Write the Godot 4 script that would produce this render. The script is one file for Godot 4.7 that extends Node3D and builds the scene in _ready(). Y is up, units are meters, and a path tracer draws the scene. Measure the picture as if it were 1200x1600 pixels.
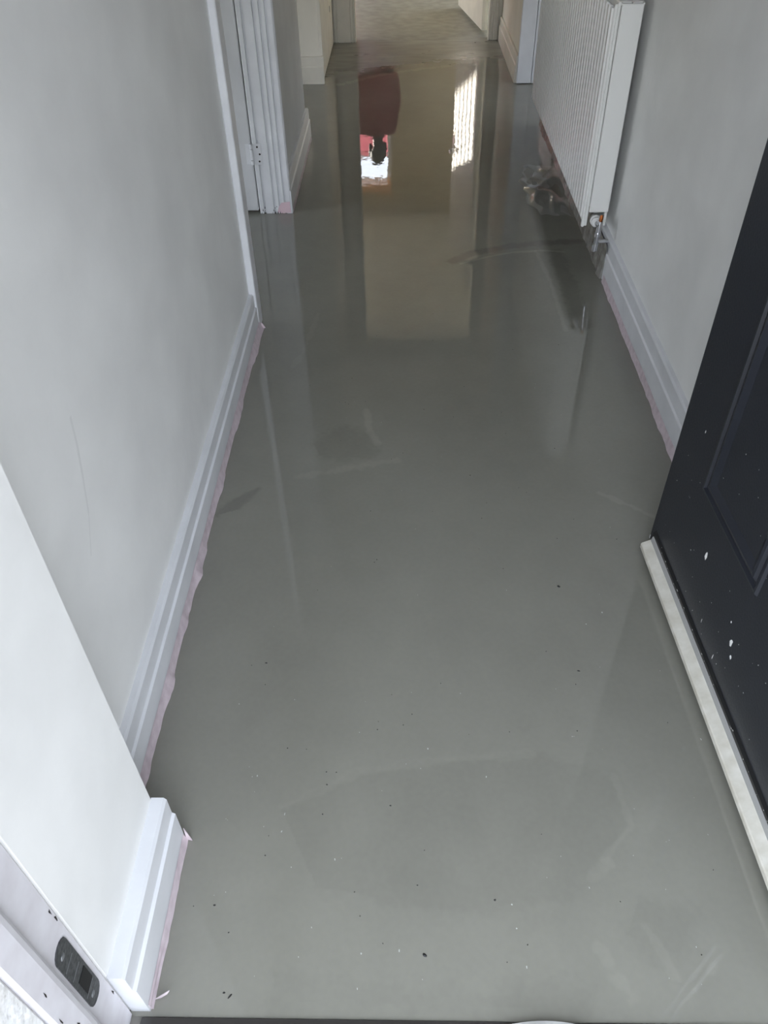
extends Node3D
# A narrow hallway with a freshly poured, still wet levelling floor, seen from the open front door.

var M := {}
var taken := {}

# ---------------------------------------------------------------- mesh helpers
func mb() -> SurfaceTool:
	var st := SurfaceTool.new()
	st.begin(Mesh.PRIMITIVE_TRIANGLES)
	return st

func tri(st: SurfaceTool, a: Vector3, b: Vector3, c: Vector3, n: Vector3) -> void:
	st.set_normal(n); st.set_uv(Vector2.ZERO)
	if (c - a).cross(b - a).dot(n) >= 0.0:
		st.add_vertex(a); st.set_normal(n); st.add_vertex(b); st.set_normal(n); st.add_vertex(c)
	else:
		st.add_vertex(a); st.set_normal(n); st.add_vertex(c); st.set_normal(n); st.add_vertex(b)

func quad(st: SurfaceTool, a: Vector3, b: Vector3, c: Vector3, d: Vector3, n: Vector3) -> void:
	tri(st, a, b, c, n); tri(st, a, c, d, n)

func quada(st: SurfaceTool, a: Vector3, b: Vector3, c: Vector3, d: Vector3, out: Vector3) -> void:
	# normal from the points, turned towards out
	var n := (c - a).cross(d - b).normalized()
	if n.dot(out) < 0.0: n = -n
	quad(st, a, b, c, d, n)

func bx(st: SurfaceTool, lo: Vector3, hi: Vector3, r := 0.0) -> void:
	var c := (lo + hi) * 0.5
	var h := (hi - lo) * 0.5
	r = min(r, min(h.x, min(h.y, h.z)) * 0.9)
	for ax in 3:
		var u := (ax + 1) % 3
		var v := (ax + 2) % 3
		for s in [-1.0, 1.0]:
			var n := Vector3.ZERO; n[ax] = s
			var p := []
			for k in [[-1, -1], [1, -1], [1, 1], [-1, 1]]:
				var q := c
				q[ax] += s * h[ax]; q[u] += k[0] * (h[u] - r); q[v] += k[1] * (h[v] - r)
				p.append(q)
			quad(st, p[0], p[1], p[2], p[3], n)
		if r > 0.0:
			for su in [-1.0, 1.0]:
				for sv in [-1.0, 1.0]:
					var n := Vector3.ZERO; n[u] = su; n[v] = sv; n = n.normalized()
					var p := []
					for k in [-1.0, 1.0]:
						var q1 := c; q1[ax] += k * (h[ax] - r); q1[u] += su * h[u]; q1[v] += sv * (h[v] - r)
						var q2 := c; q2[ax] += k * (h[ax] - r); q2[u] += su * (h[u] - r); q2[v] += sv * h[v]
						p.append(q1); p.append(q2)
					quad(st, p[0], p[1], p[3], p[2], n)
	if r > 0.0:
		for sx in [-1.0, 1.0]:
			for sy in [-1.0, 1.0]:
				for sz in [-1.0, 1.0]:
					var s := Vector3(sx, sy, sz)
					var e := s * h
					tri(st, c + e - Vector3(0, sy * r, sz * r), c + e - Vector3(sx * r, 0, sz * r), c + e - Vector3(sx * r, sy * r, 0), s.normalized())

# polygon (u, v) pushed along W from o by length L
func prism(st: SurfaceTool, poly: PackedVector2Array, o: Vector3, U: Vector3, V: Vector3, W: Vector3, L: float) -> void:
	var n := poly.size()
	var area := 0.0
	for i in n:
		area += poly[i].x * poly[(i + 1) % n].y - poly[(i + 1) % n].x * poly[i].y
	for i in n:
		var a := poly[i]
		var b := poly[(i + 1) % n]
		var e := b - a
		if e.length() < 1e-7: continue
		var nn := Vector2(e.y, -e.x).normalized() * signf(area)
		var A := o + U * a.x + V * a.y
		var B := o + U * b.x + V * b.y
		quad(st, A, B, B + W * L, A + W * L, (U * nn.x + V * nn.y).normalized())
	var idx := Geometry2D.triangulate_polygon(poly)
	for k in range(0, idx.size(), 3):
		var p := []
		for j in 3:
			p.append(o + U * poly[idx[k + j]].x + V * poly[idx[k + j]].y)
		tri(st, p[0], p[1], p[2], -W)
		tri(st, p[0] + W * L, p[1] + W * L, p[2] + W * L, W)

# profile of (radius, height) turned about axis
func lathe(st: SurfaceTool, prof: Array, o: Vector3, axis: Vector3, seg := 20) -> void:
	axis = axis.normalized()
	var u := axis.cross(Vector3(0.31, 0.77, 0.55)).normalized()
	var w := axis.cross(u)
	for i in prof.size() - 1:
		var a: Vector2 = prof[i]
		var b: Vector2 = prof[i + 1]
		var t := Vector2(b.y - a.y, -(b.x - a.x)).normalized()
		for s in seg:
			var p := []
			var nn := []
			for k in 2:
				var f := TAU * (s + k) / seg
				var d := u * cos(f) + w * sin(f)
				p.append(o + d * a.x + axis * a.y); p.append(o + d * b.x + axis * b.y)
				nn.append((d * t.x + axis * t.y).normalized())
			var order := [[p[0], nn[0]], [p[1], nn[0]], [p[3], nn[1]], [p[2], nn[1]]]
			for tr in [[0, 1, 2], [0, 2, 3]]:
				var q = [order[tr[0]], order[tr[1]], order[tr[2]]]
				if (q[2][0] - q[0][0]).cross(q[1][0] - q[0][0]).dot(q[0][1] + q[2][1]) < 0.0:
					var sw = q[1]; q[1] = q[2]; q[2] = sw
				for v in q:
					st.set_normal(v[1]); st.set_uv(Vector2.ZERO); st.add_vertex(v[0])

# mitred frame of a rectangle in the x/y plane: profile of (inset, height along z)
func ring(st: SurfaceTool, x0: float, y0: float, x1: float, y1: float, prof: Array, z: float) -> void:
	for i in prof.size() - 1:
		var a: Vector2 = prof[i]
		var b: Vector2 = prof[i + 1]
		var pa := [Vector3(x0 + a.x, y0 + a.x, z + a.y), Vector3(x1 - a.x, y0 + a.x, z + a.y), Vector3(x1 - a.x, y1 - a.x, z + a.y), Vector3(x0 + a.x, y1 - a.x, z + a.y)]
		var pb := [Vector3(x0 + b.x, y0 + b.x, z + b.y), Vector3(x1 - b.x, y0 + b.x, z + b.y), Vector3(x1 - b.x, y1 - b.x, z + b.y), Vector3(x0 + b.x, y1 - b.x, z + b.y)]
		for k in 4:
			quada(st, pa[k], pa[(k + 1) % 4], pb[(k + 1) % 4], pb[k], Vector3(0, 0, 1))

func obj(called: String, st: SurfaceTool, m: Material, parent: Node = self) -> MeshInstance3D:
	var o := MeshInstance3D.new()
	o.mesh = st.commit()
	o.material_override = m
	o.name = numbered(called) if parent == self else called
	parent.add_child(o, true)
	return o

func numbered(called: String) -> String:
	if not taken.has(called):
		taken[called] = 0
		return called
	taken[called] += 1
	return "%s_%03d" % [called, taken[called]]

func thing(called: String, label: String, category := "", group := "", kind := "") -> Node3D:
	var o := Node3D.new()
	o.name = numbered(called)
	add_child(o)
	meta(o, label, category, group, kind)
	return o

func meta(o: Node, label: String, category := "", group := "", kind := "") -> void:
	if label: o.set_meta("label", label)
	if category: o.set_meta("category", category)
	if group: o.set_meta("group", group)
	if kind: o.set_meta("kind", kind)

func struct(called: String, st: SurfaceTool, m: Material, label: String) -> MeshInstance3D:
	var o := obj(called, st, m)
	meta(o, label, "", "", "structure")
	return o

func wall(called: String, lo: Vector3, hi: Vector3, m: Material, label: String, r := 0.0) -> MeshInstance3D:
	var st := mb()
	bx(st, lo, hi, r)
	return struct(called, st, m, label)

# ---------------------------------------------------------------- materials
func noise(seed: int, freq: float, oct := 3) -> FastNoiseLite:
	var n := FastNoiseLite.new()
	n.seed = seed; n.frequency = freq; n.fractal_octaves = oct
	n.noise_type = FastNoiseLite.TYPE_SIMPLEX_SMOOTH
	return n

func mottle(seed: int, freq: float, a: Color, b: Color, size := 512) -> ImageTexture:
	var im := noise(seed, freq, 4).get_seamless_image(size, size)
	im.convert(Image.FORMAT_RGB8)
	for y in size:
		for x in size:
			im.set_pixel(x, y, a.lerp(b, im.get_pixel(x, y).r))
	im.generate_mipmaps()
	return ImageTexture.create_from_image(im)

func bumps(seed: int, freq: float, strength := 4.0, size := 512) -> ImageTexture:
	var im := noise(seed, freq, 4).get_seamless_image(size, size)
	im.bump_map_to_normal_map(strength)
	return ImageTexture.create_from_image(im)

func mat(c: Color, rough: float, metal := 0.0) -> StandardMaterial3D:
	var m := StandardMaterial3D.new()
	m.albedo_color = c; m.roughness = rough; m.metallic = metal
	return m

func painted(c: Color, rough: float, tex: Texture2D, scale: float, nrm: Texture2D = null, nscale := 0.0) -> StandardMaterial3D:
	var m := mat(c, rough)
	m.albedo_texture = tex
	m.uv1_triplanar = true; m.uv1_world_triplanar = true
	m.uv1_scale = Vector3.ONE * scale
	if nrm:
		m.normal_enabled = true; m.normal_texture = nrm; m.normal_scale = nscale
	return m

func materials() -> void:
	var white_tone := mottle(11, 0.012, Color(0.94, 0.94, 0.94), Color(1, 1, 1), 256)
	var roller := bumps(5, 0.06, 3.0, 256)
	M.wall = painted(Color(0.925, 0.925, 0.915), 0.62, white_tone, 0.8, roller, 0.05)
	M.wall_back = painted(Color(0.70, 0.65, 0.54), 0.8, white_tone, 0.8)
	M.wall_cream = painted(Color(0.925, 0.905, 0.85), 0.7, white_tone, 0.8, roller, 0.05)
	M.ceiling = painted(Color(0.95, 0.945, 0.93), 0.8, white_tone, 0.6)
	M.ceiling_far = painted(Color(0.93, 0.89, 0.80), 0.8, white_tone, 0.6)
	M.gloss = painted(Color(0.87, 0.875, 0.885), 0.38, white_tone, 1.7, roller, 0.04)
	M.cream_gloss = painted(Color(0.905, 0.885, 0.83), 0.42, white_tone, 1.7, roller, 0.04)
	M.cupboard_door = painted(Color(0.83, 0.835, 0.84), 0.4, white_tone, 1.7)
	M.render = painted(Color(0.90, 0.905, 0.91), 0.85, mottle(3, 0.03, Color(0.86, 0.85, 0.83), Color(1, 1, 1), 256), 3.0, roller, 0.5)
	M.frame = painted(Color(0.825, 0.82, 0.835), 0.4, mottle(23, 0.02, Color(0.93, 0.92, 0.92), Color(1, 1, 1), 256), 3.0)
	M.chip_dark = mat(Color(0.12, 0.10, 0.09), 0.8)
	M.steel_worn = painted(Color(0.47, 0.48, 0.49), 0.42, mottle(31, 0.03, Color(0.6, 0.6, 0.6), Color(1, 1, 1), 256), 14.0)
	M.steel_worn.metallic = 0.75
	M.screw = mat(Color(0.62, 0.63, 0.65), 0.35, 0.85)
	M.black = mat(Color(0.012, 0.012, 0.013), 0.6)
	M.door_dark = painted(Color(0.118, 0.129, 0.158), 0.34, mottle(41, 0.02, Color(0.88, 0.88, 0.9), Color(1, 1, 1), 256), 2.0, bumps(9, 0.25, 2.0, 256), 0.05)
	M.bar = painted(Color(0.80, 0.79, 0.755), 0.5, mottle(43, 0.02, Color(0.86, 0.85, 0.82), Color(1, 1, 1), 256), 5.0)
	M.bar_grey = mat(Color(0.56, 0.56, 0.55), 0.45)
	M.rubber = mat(Color(0.05, 0.052, 0.056), 0.35)
	M.fleck = mat(Color(0.86, 0.86, 0.85), 0.6)
	M.radiator = mat(Color(0.90, 0.90, 0.885), 0.28)
	M.radiator_inside = mat(Color(0.90, 0.90, 0.885), 0.4)
	M.chrome = mat(Color(0.75, 0.75, 0.76), 0.14, 1.0)
	M.copper = mat(Color(0.62, 0.36, 0.2), 0.35, 1.0)
	M.plastic_white = mat(Color(0.88, 0.88, 0.87), 0.3)
	M.film_pink = painted(Color(0.84, 0.79, 0.805), 0.45, mottle(47, 0.02, Color(0.86, 0.84, 0.85), Color(1, 1, 1), 256), 6.0)
	M.pink_smear = mat(Color(0.82, 0.72, 0.745), 0.5)
	M.film_clear = painted(Color(0.62, 0.62, 0.605), 0.18, mottle(49, 0.015, Color(0.7, 0.68, 0.66), Color(1, 1, 1), 256), 4.0, bumps(21, 0.03, 6.0, 512), 0.5)
	M.film_thin = mat(Color(0.75, 0.75, 0.73, 0.30), 0.03)
	M.film_thin.metallic_specular = 0.8
	M.film_thin.transparency = BaseMaterial3D.TRANSPARENCY_ALPHA
	M.sill = mat(Color(0.30, 0.29, 0.28), 0.5, 0.4)
	M.paving = painted(Color(0.80, 0.785, 0.75), 0.9, mottle(53, 0.03, Color(0.75, 0.75, 0.75), Color(1, 1, 1), 256), 0.7)
	M.patio = painted(Color(0.80, 0.775, 0.72), 0.95, mottle(57, 0.05, Color(0.7, 0.7, 0.6), Color(1, 1, 1), 256), 0.7)
	M.garden_wall = painted(Color(0.93, 0.42, 0.47), 0.9, mottle(59, 0.03, Color(0.88, 0.86, 0.86), Color(1, 1, 1), 256), 0.7)
	M.fence = painted(Color(0.36, 0.12, 0.13), 0.8, white_tone, 1.0)
	M.porch = painted(Color(0.55, 0.53, 0.50), 0.9, white_tone, 1.0)
	M.pane = mat(Color(0.9, 0.95, 0.95, 0.08), 0.02)
	M.pane.transparency = BaseMaterial3D.TRANSPARENCY_ALPHA
	M.blind = mat(Color(0.95, 0.78, 0.58, 0.62), 0.8)
	M.blind.transparency = BaseMaterial3D.TRANSPARENCY_ALPHA
	M.blind.backlight = Color(1.0, 0.82, 0.62)
	M.upvc = mat(Color(0.9, 0.9, 0.89), 0.35)
	M.grit = mat(Color(0.035, 0.033, 0.03), 0.6)
	M.droplet = mat(Color(0.63, 0.64, 0.61), 0.3)
	M.skin = mat(Color(0.72, 0.52, 0.43), 0.55)
	M.hair = mat(Color(0.07, 0.05, 0.04), 0.6)
	M.maroon = mat(Color(0.34, 0.075, 0.10), 0.85)
	M.trousers = mat(Color(0.10, 0.07, 0.075), 0.85)

# ---------------------------------------------------------------- the wet floor
const FX0 := -0.80
const FW := 1.70
const FZ0 := -0.30
const FL := 6.40

func seg_dist(p: Vector2, a: Vector2, b: Vector2) -> float:
	var ab := b - a
	var t := clampf((p - a).dot(ab) / ab.length_squared(), 0.0, 1.0)
	return p.distance_to(a + ab * t)

func line_dist(p: Vector2, l: Array) -> float:
	var d := 99.0
	for i in l.size() - 1:
		d = minf(d, seg_dist(p, l[i], l[i + 1]))
	return d

func v2(a: Array) -> Array:
	var r := []
	for p in a: r.append(Vector2(p[0], p[1]))
	return r

var ridges := []     # [polyline, half width, height]
var n_low := noise(71, 1.0, 2)
var n_mid := noise(72, 1.0, 2)
var n_streak := noise(73, 1.0, 3)
var wet_edge := v2([[-0.9, -5.50], [-0.48, -5.53], [-0.28, -5.62], [-0.04, -5.70], [0.22, -5.81], [0.47, -5.89], [0.9, -5.86]])

func edge_z(x: float) -> float:
	for i in wet_edge.size() - 1:
		var a: Vector2 = wet_edge[i]
		var b: Vector2 = wet_edge[i + 1]
		if x <= b.x:
			return lerpf(a.y, b.y, clampf((x - a.x) / (b.x - a.x), 0, 1))
	return wet_edge[-1].y

func floor_height(x: float, z: float) -> float:
	var h := 0.00022 * n_low.get_noise_2d(x * 2.6, z * 1.7) + 0.00004 * n_mid.get_noise_2d(x * 11.0, z * 7.0)
	# trowel drags where the far end has begun to stiffen
	var far := smoothstep(-0.15, 0.25, edge_z(x) - z + 0.04 * n_mid.get_noise_2d(x * 9.0, z * 3.0))
	if far > 0.0:
		h += far * (0.0011 * n_low.get_noise_2d(x * 1.9 + z * 1.0 + 7.0, z * 3.4 + x * 1.6))
	# lumps and skin by the film under the radiator
	var c := Vector2((x - 0.64) / 0.11, (z + 3.66) / 0.38).length()
	if c < 1.0:
		var k := (1.0 - c * c)
		h += k * (0.0016 * n_mid.get_noise_2d(x * 16.0, z * 7.0 + 5.0) + 0.0009 * absf(n_mid.get_noise_2d(x * 30.0 + 9.0, z * 13.0)))
	for r in ridges:
		var box: Rect2 = r[3]
		if not box.has_point(Vector2(x, z)): continue
		var d := line_dist(Vector2(x, z), r[0])
		h += r[2] * exp(-d * d / (r[1] * r[1]))
	return h

func add_ridge(l: Array, w: float, h: float) -> void:
	var p := v2(l)
	var box := Rect2(p[0], Vector2.ZERO)
	for q in p: box = box.expand(q)
	ridges.append([p, w, h, box.grow(w * 3.0)])

func floor_mesh(xs: PackedFloat32Array, zs: PackedFloat32Array) -> ArrayMesh:
	var nx := xs.size()
	var nz := zs.size()
	var hs := PackedFloat32Array(); hs.resize(nx * nz)
	for j in nz:
		for i in nx:
			hs[j * nx + i] = floor_height(xs[i], zs[j])
	var V := PackedVector3Array(); V.resize(nx * nz)
	var N := PackedVector3Array(); N.resize(nx * nz)
	var T := PackedFloat32Array(); T.resize(nx * nz * 4)
	var UVs := PackedVector2Array(); UVs.resize(nx * nz)
	for j in nz:
		var j0 := maxi(j - 1, 0)
		var j1 := mini(j + 1, nz - 1)
		for i in nx:
			var k := j * nx + i
			var i0 := maxi(i - 1, 0)
			var i1 := mini(i + 1, nx - 1)
			V[k] = Vector3(xs[i], hs[k], zs[j])
			var dx := (hs[j * nx + i1] - hs[j * nx + i0]) / (xs[i1] - xs[i0])
			var dz := (hs[j1 * nx + i] - hs[j0 * nx + i]) / (zs[j1] - zs[j0])
			N[k] = Vector3(-dx, 1, -dz).normalized()
			UVs[k] = Vector2((xs[i] - FX0) / FW, (FZ0 - zs[j]) / FL)
			T[k * 4] = 1.0; T[k * 4 + 3] = 1.0
	var I := PackedInt32Array(); I.resize((nx - 1) * (nz - 1) * 6)
	var c := 0
	for j in nz - 1:
		for i in nx - 1:
			var a := j * nx + i
			for v in [a, a + nx, a + 1, a + 1, a + nx, a + nx + 1]:
				I[c] = v; c += 1
	var arr := []
	arr.resize(Mesh.ARRAY_MAX)
	arr[Mesh.ARRAY_VERTEX] = V; arr[Mesh.ARRAY_NORMAL] = N; arr[Mesh.ARRAY_TEX_UV] = UVs; arr[Mesh.ARRAY_INDEX] = I; arr[Mesh.ARRAY_TANGENT] = T
	var m := ArrayMesh.new()
	m.add_surface_from_arrays(Mesh.PRIMITIVE_TRIANGLES, arr)
	return m

func dab(buf: PackedFloat32Array, w: int, h: int, l: Array, width: float, amount: float, rag: float, closed := false) -> void:
	# a smear, drip line or filled stain of the paste: adds amount to the tone map, with a ragged outline
	var p := v2(l)
	var box := Rect2(p[0], Vector2.ZERO)
	for q in p: box = box.expand(q)
	box = box.grow(width * 2.5 + rag)
	var poly := PackedVector2Array(p)
	var x0 := maxi(0, int((box.position.x - FX0) / FW * w)); var x1 := mini(w - 1, int((box.end.x - FX0) / FW * w))
	var y0 := maxi(0, int((FZ0 - box.end.y) / FL * h)); var y1 := mini(h - 1, int((FZ0 - box.position.y) / FL * h))
	for y in range(y0, y1 + 1):
		for x in range(x0, x1 + 1):
			var q := Vector2(FX0 + FW * (x + 0.5) / w, FZ0 - FL * (y + 0.5) / h)
			var r := rag * n_streak.get_noise_2d(q.x * 14.0, q.y * 14.0) + rag * 0.5 * n_streak.get_noise_2d(q.x * 50.0, q.y * 40.0)
			var d := line_dist(q, p) + r
			if closed and Geometry2D.is_point_in_polygon(q, poly): d = -absf(d)
			var a := 1.0 - smoothstep(-width * 0.4 if closed else width * 0.35, width, d)
			buf[y * w + x] += amount * a

func floor_material() -> StandardMaterial3D:
	var w := 512
	var h := 2048
	var n1 := noise(81, 0.006, 4)
	var n2 := noise(82, 0.03, 3)
	var n3 := noise(83, 0.2, 2)
	var buf := PackedFloat32Array(); buf.resize(w * h)
	var rgh := PackedFloat32Array(); rgh.resize(w * h)
	for y in h:
		var z := FZ0 - FL * (y + 0.5) / h
		for x in w:
			var X := FX0 + FW * (x + 0.5) / w
			var k := y * w + x
			buf[k] = 0.05 * n1.get_noise_2d(x, y * 0.6) + 0.012 * n2.get_noise_2d(x, y * 1.1) + 0.012 * n3.get_noise_2d(x, y)
			var far := smoothstep(-0.06, 0.24, edge_z(X) - z + 0.12 * n2.get_noise_2d(x * 0.5, y * 0.9))
			rgh[k] = 0.004 + far * (0.36 + 0.14 * n2.get_noise_2d(x * 0.4, y * 1.2))
			if far > 0.0:
				buf[k] += far * 0.10 * n2.get_noise_2d(x * 0.30 + y * 0.4, y * 1.1)
	# smears, drag marks and pour edges that can be made out in the paste
	dab(buf, w, h, [[-0.226, -0.699], [-0.086, -0.77], [0.086, -0.798], [0.248, -0.809], [0.332, -0.793], [0.40, -0.767], [0.405, -0.673], [0.348, -0.615], [0.311, -0.56], [0.1, -0.52], [-0.15, -0.56]], 0.02, -0.028, 0.016, true)
	dab(buf, w, h, [[-0.226, -0.702], [-0.086, -0.775], [0.086, -0.803], [0.248, -0.815]], 0.012, 0.026, 0.008)
	dab(buf, w, h, [[0.40, -0.767], [0.412, -0.673], [0.352, -0.612]], 0.008, 0.03, 0.006)
	dab(buf, w, h, [[-0.257, -1.80], [-0.169, -1.88], [-0.101, -1.83], [-0.08, -1.748], [-0.161, -1.734], [-0.234, -1.743]], 0.03, -0.05, 0.025, true)
	dab(buf, w, h, [[-0.111, -1.964], [-0.098, -1.86], [-0.073, -1.80]], 0.014, 0.06, 0.008)
	dab(buf, w, h, [[-0.279, -1.651], [-0.123, -1.697], [-0.017, -1.725]], 0.016, 0.04, 0.014)
	dab(buf, w, h, [[-0.484, -1.50], [-0.45, -1.56], [-0.394, -1.60], [-0.43, -1.52]], 0.014, -0.08, 0.01, true)
	dab(buf, w, h, [[0.307, -0.57], [0.357, -0.604]], 0.012, 0.035, 0.012)
	dab(buf, w, h, [[0.401, -0.50], [0.418, -0.46], [0.434, -0.423]], 0.009, 0.035, 0.010)
	dab(buf, w, h, [[0.442, -0.397], [0.494, -0.443]], 0.009, 0.035, 0.008)
	dab(buf, w, h, [[0.322, -0.469], [0.358, -0.396]], 0.016, 0.03, 0.016)
	dab(buf, w, h, [[0.401, -0.55], [0.477, -0.51], [0.441, -0.451], [0.367, -0.489]], 0.03, -0.028, 0.025, true)
	dab(buf, w, h, [[-0.21, -0.43], [-0.07, -0.405], [0.07, -0.39], [0.30, -0.41], [0.28, -0.38], [-0.2, -0.385]], 0.03, -0.028, 0.025, true)
	dab(buf, w, h, [[0.20, -2.96], [0.285, -3.03], [0.445, -3.09], [0.607, -3.12], [0.71, -3.13]], 0.035, -0.10, 0.012)
	dab(buf, w, h, [[0.228, -2.935], [0.332, -2.99], [0.438, -3.03], [0.566, -3.045], [0.641, -3.03]], 0.009, 0.09, 0.005)
	dab(buf, w, h, [[0.534, -3.04], [0.555, -2.78], [0.558, -2.42]], 0.012, 0.05, 0.006)
	dab(buf, w, h, [[0.61, -3.02], [0.62, -2.75], [0.615, -2.45]], 0.045, -0.07, 0.015)
	dab(buf, w, h, [[0.52, -1.58], [0.59, -1.532], [0.64, -1.49]], 0.010, 0.05, 0.008)
	dab(buf, w, h, [[-0.30, -2.55], [-0.33, -2.30], [-0.36, -2.2]], 0.012, 0.03, 0.01)
	dab(buf, w, h, [[-0.40, -5.42], [-0.15, -5.62], [0.1, -5.75], [0.3, -5.82]], 0.03, 0.10, 0.03)
	dab(buf, w, h, [[-0.20, -5.95], [-0.12, -6.15], [-0.08, -6.0]], 0.04, 0.09, 0.03)
	dab(buf, w, h, [[-0.45, -5.75], [-0.25, -5.85], [-0.05, -5.8]], 0.05, -0.10, 0.03)
	var im := Image.create(w, h, false, Image.FORMAT_RGB8)
	var rim := Image.create(w, h, false, Image.FORMAT_L8)
	for y in h:
		for x in w:
			var t := buf[y * w + x]
			var b := 1.0 + t * 1.15
			im.set_pixel(x, y, Color(0.484 * b, 0.480 * b, 0.443 * b))
			var r := rgh[y * w + x]
			rim.set_pixel(x, y, Color(r, r, r))
	var nim := noise(91, 0.045, 3).get_image(1024, 2048)
	nim.bump_map_to_normal_map(6.0)
	var m := StandardMaterial3D.new()
	m.albedo_texture = ImageTexture.create_from_image(im)
	m.roughness = 1.0
	m.roughness_texture = ImageTexture.create_from_image(rim)
	m.metallic_specular = 0.65
	m.roughness_texture_channel = BaseMaterial3D.TEXTURE_CHANNEL_RED
	m.normal_enabled = true
	m.normal_texture = ImageTexture.create_from_image(nim)
	m.normal_scale = 0.005
	return m

func build_floor() -> void:
	add_ridge([[0.18, -2.93], [0.30, -2.985], [0.445, -3.04], [0.607, -3.055], [0.74, -3.04]], 0.028, 0.0011)
	add_ridge([[0.534, -3.04], [0.555, -2.78], [0.56, -2.42]], 0.02, 0.0005)
	add_ridge([[-0.60, -5.45], [-0.30, -5.60], [-0.04, -5.68], [0.22, -5.80], [0.47, -5.87], [0.8, -5.84]], 0.035, 0.0008)
	add_ridge([[-0.30, -5.50], [-0.10, -5.58], [0.02, -5.60]], 0.025, 0.0005)
	add_ridge([[-0.484, -1.50], [-0.44, -1.57], [-0.394, -1.60]], 0.02, -0.0006)
	M.screed = floor_material()
	var xs := PackedFloat32Array([-1.7, -1.2, -0.9])
	var x := -0.78
	while x < 0.87:
		xs.append(x); x += 0.009
	xs.append(1.2); xs.append(1.6)
	var zs := PackedFloat32Array()
	var z := -0.362
	while z > -6.5:
		zs.append(z); z -= 0.0055 + 0.0011 * -z
	zs.append(-6.52)
	var o := MeshInstance3D.new()
	o.mesh = floor_mesh(xs, zs)
	o.material_override = M.screed
	o.name = "floor"
	add_child(o)
	meta(o, "wet grey levelling compound poured along the hallway floor", "", "", "structure")
	# the stiffer paste in the far room
	xs = PackedFloat32Array(); zs = PackedFloat32Array()
	x = -2.4
	while x < 2.62:
		xs.append(x); x += 0.02
	z = -6.52
	while z > -9.42:
		zs.append(z); z -= 0.025
	var f := MeshInstance3D.new()
	f.mesh = floor_mesh(xs, zs)
	var fm := painted(Color(0.543, 0.539, 0.497), 0.40, mottle(84, 0.02, Color(0.78, 0.78, 0.77), Color(1, 1, 1), 512), 0.8)
	f.material_override = fm
	f.name = "floor_far_room"
	add_child(f)
	meta(f, "streaky drying grey levelling compound in the bright far room", "", "", "structure")
	# a slab under both so that no light comes from below
	wall("floor_slab", Vector3(-2.6, -0.2, -9.6), Vector3(2.8, -0.012, -0.30), M.paving, "concrete slab below the poured floor")

func flecks(points: Array, rng: RandomNumberGenerator, thick: float) -> SurfaceTool:
	# little flat crumbs or drops: [x, z, half length, half width, turn]
	var st := mb()
	for p in points:
		var n := 9
		var c := Vector3(p[0], floor_height(p[0], p[1]), p[1])
		var ring_a := []
		for i in n:
			var f := TAU * i / n
			var r := 0.75 + 0.4 * rng.randf()
			var d := Vector2(cos(f) * p[2] * r, sin(f) * p[3] * r).rotated(p[4])
			ring_a.append(c + Vector3(d.x, -0.0003, d.y))
		var top := c + Vector3(0, thick, 0)
		for i in n:
			var a: Vector3 = ring_a[i]
			var b: Vector3 = ring_a[(i + 1) % n]
			var nn := (b - top).cross(a - top).normalized()
			if nn.y < 0: nn = -nn
			tri(st, top, a, b, nn)
	return st

func build_specks() -> void:
	var rng := RandomNumberGenerator.new()
	rng.seed = 5
	var chips := [[0.034, -0.454, 0.005, 0.0028, 0.5], [0.365, -1.252, 0.005, 0.003, 0.8], [0.373, -1.012, 0.004, 0.002, 0.2], [-0.273, -0.391, 0.005, 0.0018, -0.9], [-0.283, -0.396, 0.003, 0.0018, 0], [0.155, -0.541, 0.002, 0.002, 0], [-0.296, -1.03, 0.003, 0.002, 0], [-0.145, -0.749, 0.0022, 0.0016, 0], [-0.024, -0.708, 0.0024, 0.0013, 0], [-0.321, -0.528, 0.003, 0.0016, 0], [0.60, -6.45, 0.014, 0.009, 0], [0.52, -6.43, 0.009, 0.006, 0]]
	for i in 70:
		chips.append([rng.randf_range(-0.36, 0.55), -exp(rng.randf_range(log(0.42), log(2.6))), rng.randf_range(0.0007, 0.0018), rng.randf_range(0.0006, 0.0013), rng.randf() * 3.0])
	var o := obj("grit", flecks(chips, rng, 0.0022), M.grit)
	meta(o, "tiny dark crumbs of grit scattered over the wet floor", "grit", "", "stuff")
	var drops := []
	for p in [[-0.28, -0.766], [-0.219, -0.69], [-0.221, -0.657], [-0.197, -0.593], [-0.153, -0.494], [-0.007, -0.46], [0.197, -0.438], [0.187, -0.496], [0.158, -0.767], [0.048, -0.826], [0.452, -1.173], [0.41, -1.139], [0.586, -0.85], [0.318, -0.563], [0.183, -0.534], [-0.069, -0.455], [-0.073, -0.404], [-0.121, -0.607]]:
		drops.append([p[0], p[1], rng.randf_range(0.0028, 0.006), rng.randf_range(0.0016, 0.003), PI * 0.5 + rng.randf_range(-0.3, 0.3)])
	for i in 60:
		drops.append([rng.randf_range(-0.34, 0.55), -exp(rng.randf_range(log(0.40), log(2.2))), rng.randf_range(0.0012, 0.003), rng.randf_range(0.0008, 0.0016), PI * 0.5 + rng.randf_range(-0.4, 0.4)])
	var d := obj("paste_droplet_marks", flecks(drops, rng, 0.0003), M.droplet)
	meta(d, "small pale drip marks dotted over the nearer grey floor", "drip marks", "", "stuff")

# ---------------------------------------------------------------- skirtings, strips
func skirt_profile(t: float, h: float) -> PackedVector2Array:
	return PackedVector2Array([Vector2(0, 0), Vector2(t, 0), Vector2(t, h * 0.63), Vector2(t - 0.005, h * 0.66), Vector2(t - 0.005, h - 0.006), Vector2(t - 0.009, h), Vector2(0, h)])

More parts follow.
